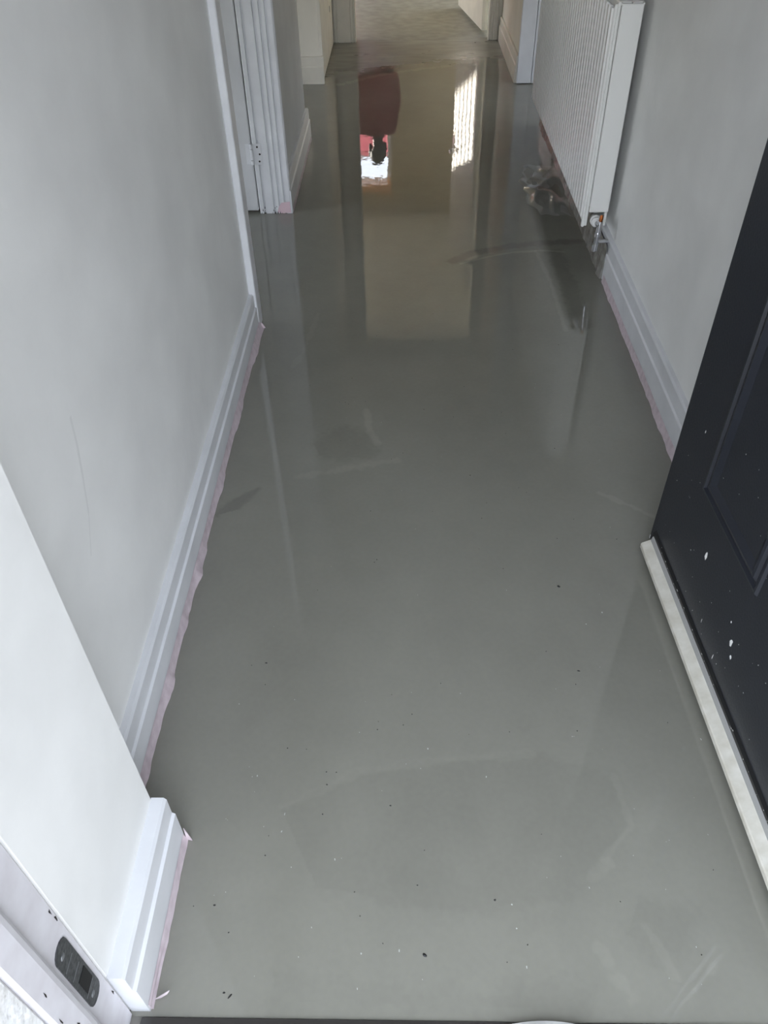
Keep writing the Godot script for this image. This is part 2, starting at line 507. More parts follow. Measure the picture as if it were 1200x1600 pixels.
# runs along z on the wall plane x = X, facing side (+1: towards +x)
func skirt_z(called: String, X: float, side: float, z0: float, z1: float, t: float, m: Material, label: String, h := 0.15) -> MeshInstance3D:
	var st := mb()
	prism(st, skirt_profile(t, h), Vector3(X, 0, z0), Vector3(side, 0, 0), Vector3.UP, Vector3(0, 0, -1), z0 - z1)
	return struct(called, st, m, label)

func skirt_x(called: String, Z: float, x0: float, x1: float, t: float, m: Material, label: String, h := 0.15) -> MeshInstance3D:
	var st := mb()
	prism(st, skirt_profile(t, h), Vector3(x0, 0, Z), Vector3(0, 0, 1), Vector3.UP, Vector3(1, 0, 0), x1 - x0)
	return struct(called, st, m, label)

# a soft film strip taped along the foot of a skirting, with puckers
func film_strip(called: String, X: float, side: float, z0: float, z1: float, hgt: float, out: float, pucker: float, m: Material, sd: int, label: String, category: String, step := 0.012) -> MeshInstance3D:
	var n := noise(sd, 1.0, 3)
	var st := mb()
	var rows := []
	var cnt := int((z0 - z1) / step)
	for i in cnt + 1:
		var z := lerpf(z0, z1, float(i) / cnt)
		var a := n.get_noise_1d(z * 4.0)
		var b := n.get_noise_1d(z * 9.0 + 40.0)
		var lift := pucker * maxf(0.0, a * 1.6 + b * 0.5)
		var hh := hgt * (1.0 + 0.12 * n.get_noise_1d(z * 3.0 + 9.0) + 0.05 * b)
		rows.append([Vector3(X + side * 0.0004, hh, z), Vector3(X + side * (0.0016 + lift * 0.5), hh * 0.66, z), Vector3(X + side * (out * 0.6 + lift + 0.002 * b), hh * 0.28, z), Vector3(X + side * (out + lift * 1.25 + 0.003 * maxf(b, 0.0)), 0.0006, z)])
	for i in cnt:
		for k in 3:
			quada(st, rows[i][k], rows[i + 1][k], rows[i + 1][k + 1], rows[i][k + 1], Vector3(side, 0.5, 0))
	for e in [0, cnt]:
		var r = rows[e]
		var f := Vector3(X, 0.0, r[0].z)
		for k in 3:
			tri(st, f, r[k], r[k + 1], Vector3(0, 0, 1 if e == 0 else -1))
	var o := obj(called, st, m)
	meta(o, label, category)
	return o

# ---------------------------------------------------------------- trims
# fluted board standing upright and facing the camera side (+z); x0..x1, face at z
func fluted(called: String, x0: float, x1: float, z: float, depth: float, y1: float, grooves: Array, m: Material, label: String, parent: Node = self) -> MeshInstance3D:
	var st := mb()
	var pl := PackedVector2Array([Vector2(x0, 0)])
	for g in grooves:
		var gx: float = lerpf(x0, x1, g)
		pl.append(Vector2(gx - 0.0045, depth)); pl.append(Vector2(gx - 0.003, depth - 0.010)); pl.append(Vector2(gx + 0.003, depth - 0.010)); pl.append(Vector2(gx + 0.0045, depth))
	var full := PackedVector2Array([Vector2(x0, 0), Vector2(x0, depth - 0.003), Vector2(x0 + 0.003, depth)])
	for i in range(1, pl.size()): full.append(pl[i])
	full.append(Vector2(x1 - 0.006, depth)); full.append(Vector2(x1, depth - 0.006)); full.append(Vector2(x1, 0))
	prism(st, full, Vector3(0, 0.001, z - depth), Vector3(1, 0, 0), Vector3(0, 0, 1), Vector3.UP, y1)
	if parent != self: return obj(called, st, m, parent)
	return struct(called, st, m, label)

# ---------------------------------------------------------------- front door and its frame
func build_front() -> void:
	# house wall with the doorway
	wall("wall_front", Vector3(-1.9, 0, -0.37), Vector3(-0.50, 2.7, -0.12), M.render, "white house wall left of the front doorway")
	var st := mb(); bx(st, Vector3(-0.50, 0, -0.262), Vector3(-0.408, 2.08, -0.12), 0.004)
	struct("wall_front_reveal", st, M.render, "rough white painted reveal outside the door frame")
	wall("wall_front_right", Vector3(0.72, 0, -0.37), Vector3(1.7, 2.7, -0.12), M.render, "white house wall right of the front doorway")
	wall("wall_front_lintel", Vector3(-0.50, 2.08, -0.37), Vector3(0.72, 2.7, -0.12), M.render, "white house wall above the front doorway")
	# frame
	var fr := thing("trim_front_frame", "white chipped front door frame with a steel keep", "", "", "structure")
	st = mb()
	prism(st, PackedVector2Array([Vector2(-0.50, -0.262), Vector2(-0.406, -0.262), Vector2(-0.404, -0.266), Vector2(-0.404, -0.296), Vector2(-0.4055, -0.303), Vector2(-0.409, -0.3085), Vector2(-0.413, -0.310), Vector2(-0.420, -0.310), Vector2(-0.420, -0.364), Vector2(-0.424, -0.368), Vector2(-0.50, -0.368)]), Vector3(0, 0.004, 0), Vector3(1, 0, 0), Vector3(0, 0, 1), Vector3.UP, 2.036)
	obj("jamb", st, M.frame, fr)
	st = mb()
	prism(st, PackedVector2Array([Vector2(0.72, -0.262), Vector2(0.632, -0.262), Vector2(0.632, -0.31), Vector2(0.65, -0.31), Vector2(0.65, -0.368), Vector2(0.72, -0.368)]), Vector3(0, 0.004, 0), Vector3(1, 0, 0), Vector3(0, 0, 1), Vector3.UP, 2.036)
	obj("jamb", st, M.frame, fr)
	st = mb(); bx(st, Vector3(-0.42, 2.04, -0.368), Vector3(0.65, 2.08, -0.262), 0.003)
	obj("frame_head", st, M.frame, fr)
	# keep: a long worn steel plate with rounded ends, a bolt hole and screws
	st = mb()
	var pl := PackedVector2Array()
	for i in 9: pl.append(Vector2(-0.338 + 0.0165 * cos(PI * i / 8.0), 0.352 + 0.016 * sin(PI * i / 8.0)))
	for i in 9: pl.append(Vector2(-0.338 - 0.0165 * cos(PI * i / 8.0), 0.198 - 0.016 * sin(PI * i / 8.0)))
	prism(st, pl, Vector3(-0.4205, 0, 0), Vector3(0, 0, 1), Vector3.UP, Vector3(1, 0, 0), 0.0022)
	var keep := obj("strike_plate", st, M.steel_worn, fr)
	keep.set_meta("label", "worn grey steel strike plate with a square bolt hole")
	st = mb(); bx(st, Vector3(-0.4190, 0.226, -0.350), Vector3(-0.4176, 0.268, -0.329))
	obj("bolt_hole", st, M.black, keep)
	for y in [0.345, 0.205]:
		st = mb(); lathe(st, [Vector2(0, 0.0012), Vector2(0.0035, 0.001), Vector2(0.0052, 0)], Vector3(-0.4184, y, -0.335), Vector3(1, 0, 0), 14)
		obj("screw", st, M.screw, keep)
	for y in [0.318, 0.287, 0.222]:
		st = mb(); bx(st, Vector3(-0.4186, y, -0.348), Vector3(-0.4180, y + 0.0016, -0.324))
		obj("pressed_line", st, M.screw, keep)
	# chips where the paint has come off the frame
	var rng := RandomNumberGenerator.new(); rng.seed = 12
	st = mb()
	for p in [[-0.4035, 0.40, -0.278], [-0.4035, 0.27, -0.283], [-0.4035, 0.225, -0.272], [-0.4035, 0.33, -0.270], [-0.4035, 0.17, -0.276], [-0.4198, 0.395, -0.361], [-0.4198, 0.42, -0.360], [-0.4198, 0.12, -0.361]]:
		var c := Vector3(p[0], p[1], p[2])
		var pts := []
		for i in 7:
			var f := TAU * i / 7.0
			pts.append(c + Vector3(0, sin(f) * rng.randf_range(0.003, 0.011), cos(f) * rng.randf_range(0.0008, 0.0025)))
		for i in 7:
			tri(st, c + Vector3(0.0005, 0, 0), pts[i], pts[(i + 1) % 7], Vector3(1, 0, 0))
	var ch := obj("paint_chips", st, M.chip_dark, fr)
	ch.set_meta("kind", "stuff")
	# sill
	st = mb()
	prism(st, PackedVector2Array([Vector2(-0.360, 0), Vector2(-0.360, 0.004), Vector2(-0.345, 0.012), Vector2(-0.28, 0.012), Vector2(-0.255, 0.003), Vector2(-0.255, 0)]), Vector3(-0.403, 0.0, 0), Vector3(0, 0, 1), Vector3.UP, Vector3(1, 0, 0), 1.034)
	var sl := struct("trim_door_sill", st, M.sill, "dark metal door sill at the near floor edge")
	# a fold of white sheeting lying on the sill
	st = mb()
	var rows := []
	for i in 17:
		var t := i / 16.0
		var xx := lerpf(0.115, 0.315, t)
		var bow := sin(PI * t)
		rows.append([Vector3(xx, 0.0125, -0.345 - 0.0155 * bow), Vector3(xx, 0.018 + 0.004 * bow + 0.002 * sin(t * 19.0), -0.335 - 0.014 * bow), Vector3(xx, 0.016 + 0.003 * sin(t * 13.0), -0.315), Vector3(xx, 0.0125, -0.29)])
	for i in 16:
		for k in 3:
			quada(st, rows[i][k], rows[i + 1][k], rows[i + 1][k + 1], rows[i][k + 1], Vector3.UP)
		quada(st, rows[i][0], rows[i + 1][0], rows[i + 1][3], rows[i][3], Vector3.DOWN)
	var sh := obj("sheeting_fold", st, M.plastic_white)
	meta(sh, "curved edge of white sheeting lying on the door sill", "sheeting")

	# the leaf: local x runs from the free edge to the hinges, z faces the hall
	var d := thing("door_1", "dark navy panelled front door standing open against the right wall", "", "", "structure")
	var t := Vector3(0.0444, 0, 0.99901)
	d.transform = Transform3D(Basis(t, Vector3.UP, t.cross(Vector3.UP)), Vector3(0.600, 0, -1.385))
	st = mb(); bx(st, Vector3(0, 0.032, -0.045), Vector3(0.985, 2.03, 0.0), 0.002)
	obj("leaf", st, M.door_dark, d)
	var prof := [Vector2(0, 0), Vector2(0.004, 0.0055), Vector2(0.009, 0.0060), Vector2(0.013, 0.0010), Vector2(0.019, 0.0005), Vector2(0.024, 0.0060), Vector2(0.030, 0.0072), Vector2(0.046, 0.0)]
	for px in [[0.168, 0.458], [0.527, 0.817]]:
		for py in [[0.335, 0.96], [1.12, 1.88]]:
			st = mb(); ring(st, px[0], py[0], px[1], py[1], prof, -0.0003)
			obj("panel_moulding", st, M.door_dark, d)
	st = mb()
	prism(st, PackedVector2Array([Vector2(0, 0.030), Vector2(0.026, 0.026), Vector2(0.030, 0.029), Vector2(0.030, 0.040), Vector2(0.028, 0.043), Vector2(0.009, 0.052), Vector2(0.0, 0.054)]), Vector3(0.030, 0, 0.0003), Vector3(0, 0, 1), Vector3.UP, Vector3(1, 0, 0), 0.945)
	var wb := obj("weather_bar", st, M.bar, d)
	wb.set_meta("label", "off-white weather bar along the door foot")
	st = mb()
	prism(st, PackedVector2Array([Vector2(0, 0.050), Vector2(0.0095, 0.051), Vector2(0.007, 0.062), Vector2(0, 0.066)]), Vector3(0.031, 0, 0.0003), Vector3(0, 0, 1), Vector3.UP, Vector3(1, 0, 0), 0.944)
	obj("bar_lip", st, M.bar_grey, wb)
	st = mb()
	prism(st, PackedVector2Array([Vector2(0, 0.064), Vector2(0.005, 0.065), Vector2(0.0045, 0.072), Vector2(0, 0.079)]), Vector3(0.026, 0, 0.0003), Vector3(0, 0, 1), Vector3.UP, Vector3(1, 0, 0), 0.95)
	obj("seal", st, M.rubber, wb)
	# flecks of white paint on the leaf
	rng.seed = 31
	st = mb()
	var fl := [[0.262, 0.236, 0.005, 0.013], [0.445, 0.19, 0.006, 0.011], [0.46, 0.165, 0.004, 0.006], [0.105, 0.43, 0.0022, 0.0045], [0.20, 0.19, 0.0022, 0.002], [0.012, 0.045, 0.003, 0.009], [0.33, 0.115, 0.0016, 0.008], [0.41, 0.10, 0.0015, 0.01], [0.42, 0.22, 0.003, 0.003]]
	for i in 60:
		fl.append([rng.randf_range(0.01, 0.75), rng.randf_range(0.07, 0.55), rng.randf_range(0.0005, 0.0015), rng.randf_range(0.0005, 0.0018)])
	for i in 26:
		fl.append([rng.randf_range(0.05, 0.8), rng.randf_range(0.066, 0.074), rng.randf_range(0.001, 0.005), rng.randf_range(0.0006, 0.0015)])
	for p in fl:
		var z := 0.0011 if p[1] > 0.08 else 0.0056
		var c := Vector3(p[0], p[1], z)
		var pts := []
		for i in 7:
			var f := TAU * i / 7.0
			pts.append(c + Vector3(cos(f) * p[2] * rng.randf_range(0.6, 1.1), sin(f) * p[3] * rng.randf_range(0.6, 1.1), -0.0009))
		for i in 7:
			tri(st, c, pts[i], pts[(i + 1) % 7], Vector3(0, 0, 1))
	var pf := obj("paint_flecks", st, M.fleck, d)
	pf.set_meta("kind", "stuff")

# ---------------------------------------------------------------- hall shell
func build_shell() -> void:
	var top := 2.6
	wall("wall_left_pier", Vector3(-0.70, 0, -0.642), Vector3(-0.423, top, -0.369), M.wall, "white wall return just inside the front door on the left", 0.003)
	var wl := wall("wall_left", Vector3(-0.62, 0, -2.505), Vector3(-0.517, top, -0.60), M.wall, "long white plastered wall along the left of the hallway")
	# a pale filler smear on it
	var st := mb()
	var sm := [[0.462, -0.905], [0.52, -0.945], [0.58, -0.968], [0.63, -0.985], [0.68, -0.995]]
	for i in sm.size() - 1:
		var w0 := 0.003 * sin(PI * (i + 0.3) / sm.size()) + 0.001
		quad(st, Vector3(-0.5164, sm[i][0], sm[i][1] - w0), Vector3(-0.5164, sm[i][0], sm[i][1] + w0), Vector3(-0.5164, sm[i + 1][0], sm[i + 1][1] + w0), Vector3(-0.5164, sm[i + 1][0], sm[i + 1][1] - w0), Vector3(1, 0, 0))
	obj("filler_smear", st, M.fleck, wl)
	skirt_z("baseboard_left_pier", -0.423, 1, -0.369, -0.642, 0.030, M.gloss, "short thick white skirting on the wall return by the front door", 0.152)
	skirt_z("baseboard_left", -0.517, 1, -0.643, -2.437, 0.021, M.gloss, "long white skirting along the left hallway wall", 0.135)
	# casing that ends the left wall
	st = mb(); bx(st, Vector3(-0.517, 0.001, -2.507), Vector3(-0.494, 2.15, -2.438), 0.003)
	struct("trim_left_casing", st, M.gloss, "white door casing at the far end of the left wall")
	wall("wall_recess_near", Vector3(-1.70, 0, -2.505), Vector3(-0.62, top, -2.40), M.wall, "near side of the left recess")
	wall("wall_recess_end", Vector3(-1.80, 0, -3.56), Vector3(-1.70, 0.12, -2.40), M.wall, "low wall under the window of the left recess")
	wall("wall_recess_end_head", Vector3(-1.80, 0.95, -3.56), Vector3(-1.70, top, -2.40), M.wall, "wall over the window of the left recess")
	var w3 := thing("window_3", "window that lights the left recess", "", "", "structure")
	st = mb()
	for b in [[-2.565, -2.505, 0.12, 0.95], [-3.462, -3.40, 0.12, 0.95], [-3.40, -2.565, 0.90, 0.95], [-3.40, -2.565, 0.12, 0.17]]:
		bx(st, Vector3(-1.78, b[2], b[0] if b[0] < b[1] else b[1]), Vector3(-1.72, b[3], b[1] if b[0] < b[1] else b[0]), 0.004)
	obj("window_frame", st, M.upvc, w3)
	st = mb(); bx(st, Vector3(-1.752, 0.17, -3.40), Vector3(-1.748, 0.90, -2.565))
	obj("pane", st, M.pane, w3)
	# recess wall facing the front door, with a closed door in it
	wall("wall_recess_back", Vector3(-0.60, 0, -3.50), Vector3(-0.503, top, -3.4665), M.wall, "wall corner right of the white recess door")
	wall("wall_recess_above", Vector3(-1.70, 2.05, -3.56), Vector3(-0.60, top, -3.462), M.wall, "wall above the white recess door")
	wall("wall_recess_left", Vector3(-1.70, 0, -3.56), Vector3(-1.42, 2.05, -3.462), M.wall, "wall left of the white recess door")
	var tr := fluted("trim_recess_architrave", -0.625, -0.484, -3.440, 0.026, 2.12, [0.16, 0.47, 0.64, 0.80], M.gloss, "white fluted architrave beside the hinged recess door")
	# pink smear and worn paint at its foot
	st = mb()
	prism(st, PackedVector2Array([Vector2(-0.549, 0.006), Vector2(-0.530, 0.001), Vector2(-0.489, 0.004), Vector2(-0.490, 0.052), Vector2(-0.528, 0.048), Vector2(-0.541, 0.030)]), Vector3(0, 0, -3.4405), Vector3(1, 0, 0), Vector3.UP, Vector3(0, 0, 1), 0.0012)
	obj("pink_smear", st, M.pink_smear, tr)
	var rng := RandomNumberGenerator.new(); rng.seed = 8
	st = mb()
	for i in 16:
		var cx := rng.randf_range(-0.62, -0.49)
		var hh := rng.randf_range(0.004, 0.013)
		var ww := rng.randf_range(0.001, 0.003)
		var y0 := 0.001 if i % 3 else rng.randf_range(0.008, 0.03)
		tri(st, Vector3(cx - ww, y0, -3.4391), Vector3(cx + ww, y0, -3.4391), Vector3(cx, y0 + hh, -3.4391), Vector3(0, 0, 1))
	var wc := obj("paint_chips", st, M.chip_dark, tr)
	wc.set_meta("kind", "stuff")
	# the door
	var d := thing("door_2", "closed white hinged door in the left recess", "", "", "structure")
	st = mb(); bx(st, Vector3(-1.41, 0.012, -3.485), Vector3(-0.630, 2.04, -3.443), 0.004)
	obj("leaf", st, M.cupboard_door, d)
	for y in [0.252, 1.75]:
		var hg := obj("hinge", hinge_knuckle(Vector3(-0.629, y, -3.437)), M.gloss, d)
		st = mb(); bx(st, Vector3(-0.626, y - 0.042, -3.4402), Vector3(-0.589, y + 0.042, -3.4382), 0.0008)
		obj("hinge_plate", st, M.gloss, hg)
		st = mb(); bx(st, Vector3(-0.655, y - 0.042, -3.4432), Vector3(-0.632, y + 0.042, -3.4412), 0.0008)
		obj("hinge_plate", st, M.gloss, hg)
		for k in [[-0.605, 0.029], [-0.597, 0.0], [-0.601, -0.029]]:
			st = mb(); lathe(st, [Vector2(0, 0.0008), Vector2(0.0032, 0.0006), Vector2(0.0042, 0)], Vector3(k[0], y + k[1], -3.4383), Vector3(0, 0, 1), 12)
			obj("screw", st, M.chip_dark, hg)
	# second stretch of the left wall
	wall("wall_left_middle", Vector3(-0.62, 0, -4.405), Vector3(-0.503, top, -3.50), M.wall, "white wall stretch beyond the recess door on the left", 0.003)
	skirt_z("baseboard_left_middle", -0.503, 1, -3.441, -4.425, 0.021, M.gloss, "white skirting beyond the recess door on the left")
	wall("wall_second_recess_near", Vector3(-1.70, 0, -4.405), Vector3(-0.62, top, -4.30), M.wall, "near side of the second left recess")
	wall("wall_second_recess_end", Vector3(-1.80, 0, -5.56), Vector3(-1.70, 0.12, -4.30), M.wall_cream, "low wall under the window of the second left recess")
	wall("wall_second_recess_head", Vector3(-1.80, 0.72, -5.56), Vector3(-1.70, top, -4.30), M.wall_cream, "wall over the window of the second left recess")
	var w9 := thing("window_9", "low window that lights the second left recess", "", "", "structure")
	st = mb()
	for b in [[-4.455, -4.405, 0.12, 0.72], [-5.46, -5.41, 0.12, 0.72], [-5.41, -4.455, 0.67, 0.72], [-5.41, -4.455, 0.12, 0.17]]:
		bx(st, Vector3(-1.78, b[2], b[0]), Vector3(-1.72, b[3], b[1]), 0.004)
	obj("window_frame", st, M.upvc, w9)
	st = mb(); bx(st, Vector3(-1.752, 0.17, -5.41), Vector3(-1.748, 0.67, -4.455))
	obj("pane", st, M.pane, w9)
	wall("wall_second_recess_back", Vector3(-1.70, 0, -5.56), Vector3(-0.497, top, -5.46), M.wall_cream, "pale wall facing the front door in the second left recess")
	skirt_x("baseboard_second_recess", -5.46, -1.70, -0.484, 0.020, M.cream_gloss, "short white skirting in the second left recess")
	st = mb(); bx(st, Vector3(-0.508, 0.155, -5.462), Vector3(-0.486, 2.2, -5.446), 0.003)
	struct("trim_corner_bead", st, M.cream_gloss, "slim white corner bead above the recess skirting")
	# a flush door lying along the hall wall
	wall("wall_left_far", Vector3(-0.62, 0, -6.50), Vector3(-0.53, top, -5.56), M.wall_cream, "wall behind the flush door at the far left")
	var d3 := thing("door_3", "flush cream door on the left before the far opening", "", "", "structure")
	st = mb(); bx(st, Vector3(-0.530, 0.010, -6.445), Vector3(-0.492, 2.04, -5.50), 0.003)
	obj("leaf", st, M.cream_gloss, d3)
	st = mb(); bx(st, Vector3(-0.493, 0.24, -6.24), Vector3(-0.4905, 0.275, -6.215))
	obj("latch_plate", st, M.steel_worn, d3)
	# opening into the far room
	fluted("trim_far_architrave_left", -0.492, -0.330, -6.48, 0.028, 2.44, [0.06, 0.18, 0.78, 0.9], M.cream_gloss, "cream architrave left of the opening to the far room")
	wall("wall_far_partition_left", Vector3(-2.4, 0, -6.60), Vector3(-0.336, top, -6.508), M.wall_cream, "partition left of the opening to the far room")
	fluted("trim_far_architrave_right", 0.612, 0.684, -6.49, 0.024, 2.44, [0.2, 0.4, 0.62, 0.82], M.cream_gloss, "narrow fluted architrave right of the opening to the far room")
	wall("wall_far_partition_right", Vector3(0.618, 0, -6.60), Vector3(2.6, top, -6.514), M.wall_cream, "partition right of the opening to the far room")
	wall("wall_far_lintel", Vector3(-0.336, 2.44, -6.60), Vector3(0.618, top, -6.508), M.wall_cream, "strip of wall above the opening to the far room")
	# right side
	wall("wall_right", Vector3(0.770, 0, -4.62), Vector3(0.87, top, -0.369), M.wall, "long white wall behind the radiator on the right")
	skirt_z("baseboard_right", 0.770, -1, -0.369, -4.62, 0.021, M.gloss, "long white skirting along the right wall below the radiator", 0.148)
	wall("wall_right_recess_near", Vector3(0.87, 0, -4.62), Vector3(1.5, top, -4.52), M.wall, "near side of the right recess")
	wall("wall_right_recess_end", Vector3(1.5, 0, -5.5), Vector3(1.6, 0.12, -4.52), M.wall, "low wall under the window of the right recess")
	wall("wall_right_recess_head", Vector3(1.5, 0.75, -5.5), Vector3(1.6, top, -4.52), M.wall, "wall over the window of the right recess")
	var w6 := thing("window_6", "low window that lights the right recess", "", "", "structure")
	st = mb()
	for b in [[-4.68, -4.62, 0.12, 0.75], [-5.398, -5.34, 0.12, 0.75], [-5.34, -4.68, 0.70, 0.75], [-5.34, -4.68, 0.12, 0.17]]:
		bx(st, Vector3(1.52, b[2], b[0]), Vector3(1.58, b[3], b[1]), 0.004)
	obj("window_frame", st, M.upvc, w6)
	st = mb(); bx(st, Vector3(1.548, 0.17, -5.34), Vector3(1.552, 0.70, -4.68))
	obj("pane", st, M.pane, w6)
	wall("wall_right_recess_back", Vector3(0.72, 0, -5.5), Vector3(1.5, top, -5.398), M.wall, "back wall of the right recess")
	st = mb(); bx(st, Vector3(0.699, 0.004, -5.402), Vector3(0.785, 2.12, -5.376), 0.003)
	struct("trim_right_board", st, M.gloss, "wide bluish white door lining beyond the radiator")
	st = mb(); bx(st, Vector3(0.790, 0.002, -5.402), Vector3(0.90, 2.12, -5.382), 0.003)
	struct("trim_right_board_behind", st, M.gloss, "second white lining board half hidden by the radiator")
	wall("wall_right_far", Vector3(0.706, 0, -6.52), Vector3(0.80, top, -5.40), M.wall_cream, "cream wall stretch on the right before the far opening")
	skirt_z("baseboard_right_far", 0.706, -1, -5.403, -6.492, 0.020, M.cream_gloss, "cream skirting on the right before the far opening")
	# ceilings
	wall("ceiling", Vector3(-1.8, top, -6.60), Vector3(1.6, 2.7, -0.30), M.ceiling, "white ceiling above the hallway")
	var cf := mb()
	for c in [[-2.5, -2.3, -9.5, -6.60], [-1.1, 1.0, -9.5, -6.60], [-2.3, -1.1, -9.5, -7.25], [-2.3, -1.1, -6.68, -6.60], [2.3, 2.7, -9.5, -6.60], [1.0, 2.3, -7.0, -6.60], [1.0, 2.3, -9.5, -9.0]]:
		bx(cf, Vector3(c[0], 2.45, c[2]), Vector3(c[1], 2.55, c[3]))
	struct("ceiling_far_room", cf, M.ceiling_far, "cream ceiling of the far room with a rooflight opening")
	var rs := thing("window_8", "small rooflight near the side window of the far room", "", "", "structure")
	cf = mb(); bx(cf, Vector3(-2.3, 2.56, -7.25), Vector3(-1.1, 2.565, -6.68))
	obj("pane", cf, M.pane, rs)
	cf = mb()
	for c in [[-2.36, -2.3, -7.31, -6.62], [-1.1, -1.04, -7.31, -6.62], [-2.3, -1.1, -7.31, -7.25], [-2.3, -1.1, -6.68, -6.62]]:
		bx(cf, Vector3(c[0], 2.55, c[2]), Vector3(c[1], 2.60, c[3]))
	obj("window_frame", cf, M.upvc, rs)
	var rl := thing("window_5", "large rooflight in the ceiling of the far room", "", "", "structure")
	cf = mb(); bx(cf, Vector3(1.0, 2.56, -9.0), Vector3(2.3, 2.565, -7.0))
	obj("pane", cf, M.pane, rl)
	cf = mb()
	for c in [[0.94, 1.0, -9.06, -6.94], [2.3, 2.36, -9.06, -6.94], [1.0, 2.3, -9.06, -9.0], [1.0, 2.3, -7.0, -6.94]]:
		bx(cf, Vector3(c[0], 2.55, c[2]), Vector3(c[1], 2.60, c[3]))
	obj("window_frame", cf, M.upvc, rl)
	wall("wall_outer_left", Vector3(-1.9, 0, -2.40), Vector3(-1.8, 2.7, -0.12), M.render, "outer wall on the left of the house")
	wall("wall_outer_left_far", Vector3(-1.9, 0, -4.30), Vector3(-1.8, 2.7, -3.56), M.render, "outer wall on the left between the recesses")
	wall("wall_outer_left_end", Vector3(-1.9, 0, -6.6), Vector3(-1.8, 2.7, -5.56), M.render, "outer wall on the left beyond the second recess")
	wall("wall_outer_right", Vector3(1.6, 0, -4.52), Vector3(1.7, 2.7, -0.12), M.render, "outer wall on the right of the house")
	wall("wall_outer_right_far", Vector3(1.6, 0, -6.6), Vector3(1.7, 2.7, -5.5), M.render, "outer wall on the right beyond the recess")

func hinge_knuckle(c: Vector3) -> SurfaceTool:
	var st := mb()
	for k in [-0.034, -0.012, 0.012, 0.034]:
		pass
	for s in [[-0.042, -0.024], [-0.022, 0.020], [0.022, 0.042]]:
		lathe(st, [Vector2(0, s[0]), Vector2(0.0058, s[0]), Vector2(0.0066, s[0] + 0.001), Vector2(0.0066, s[1] - 0.001), Vector2(0.0058, s[1]), Vector2(0, s[1])], c, Vector3.UP, 14)
	return st

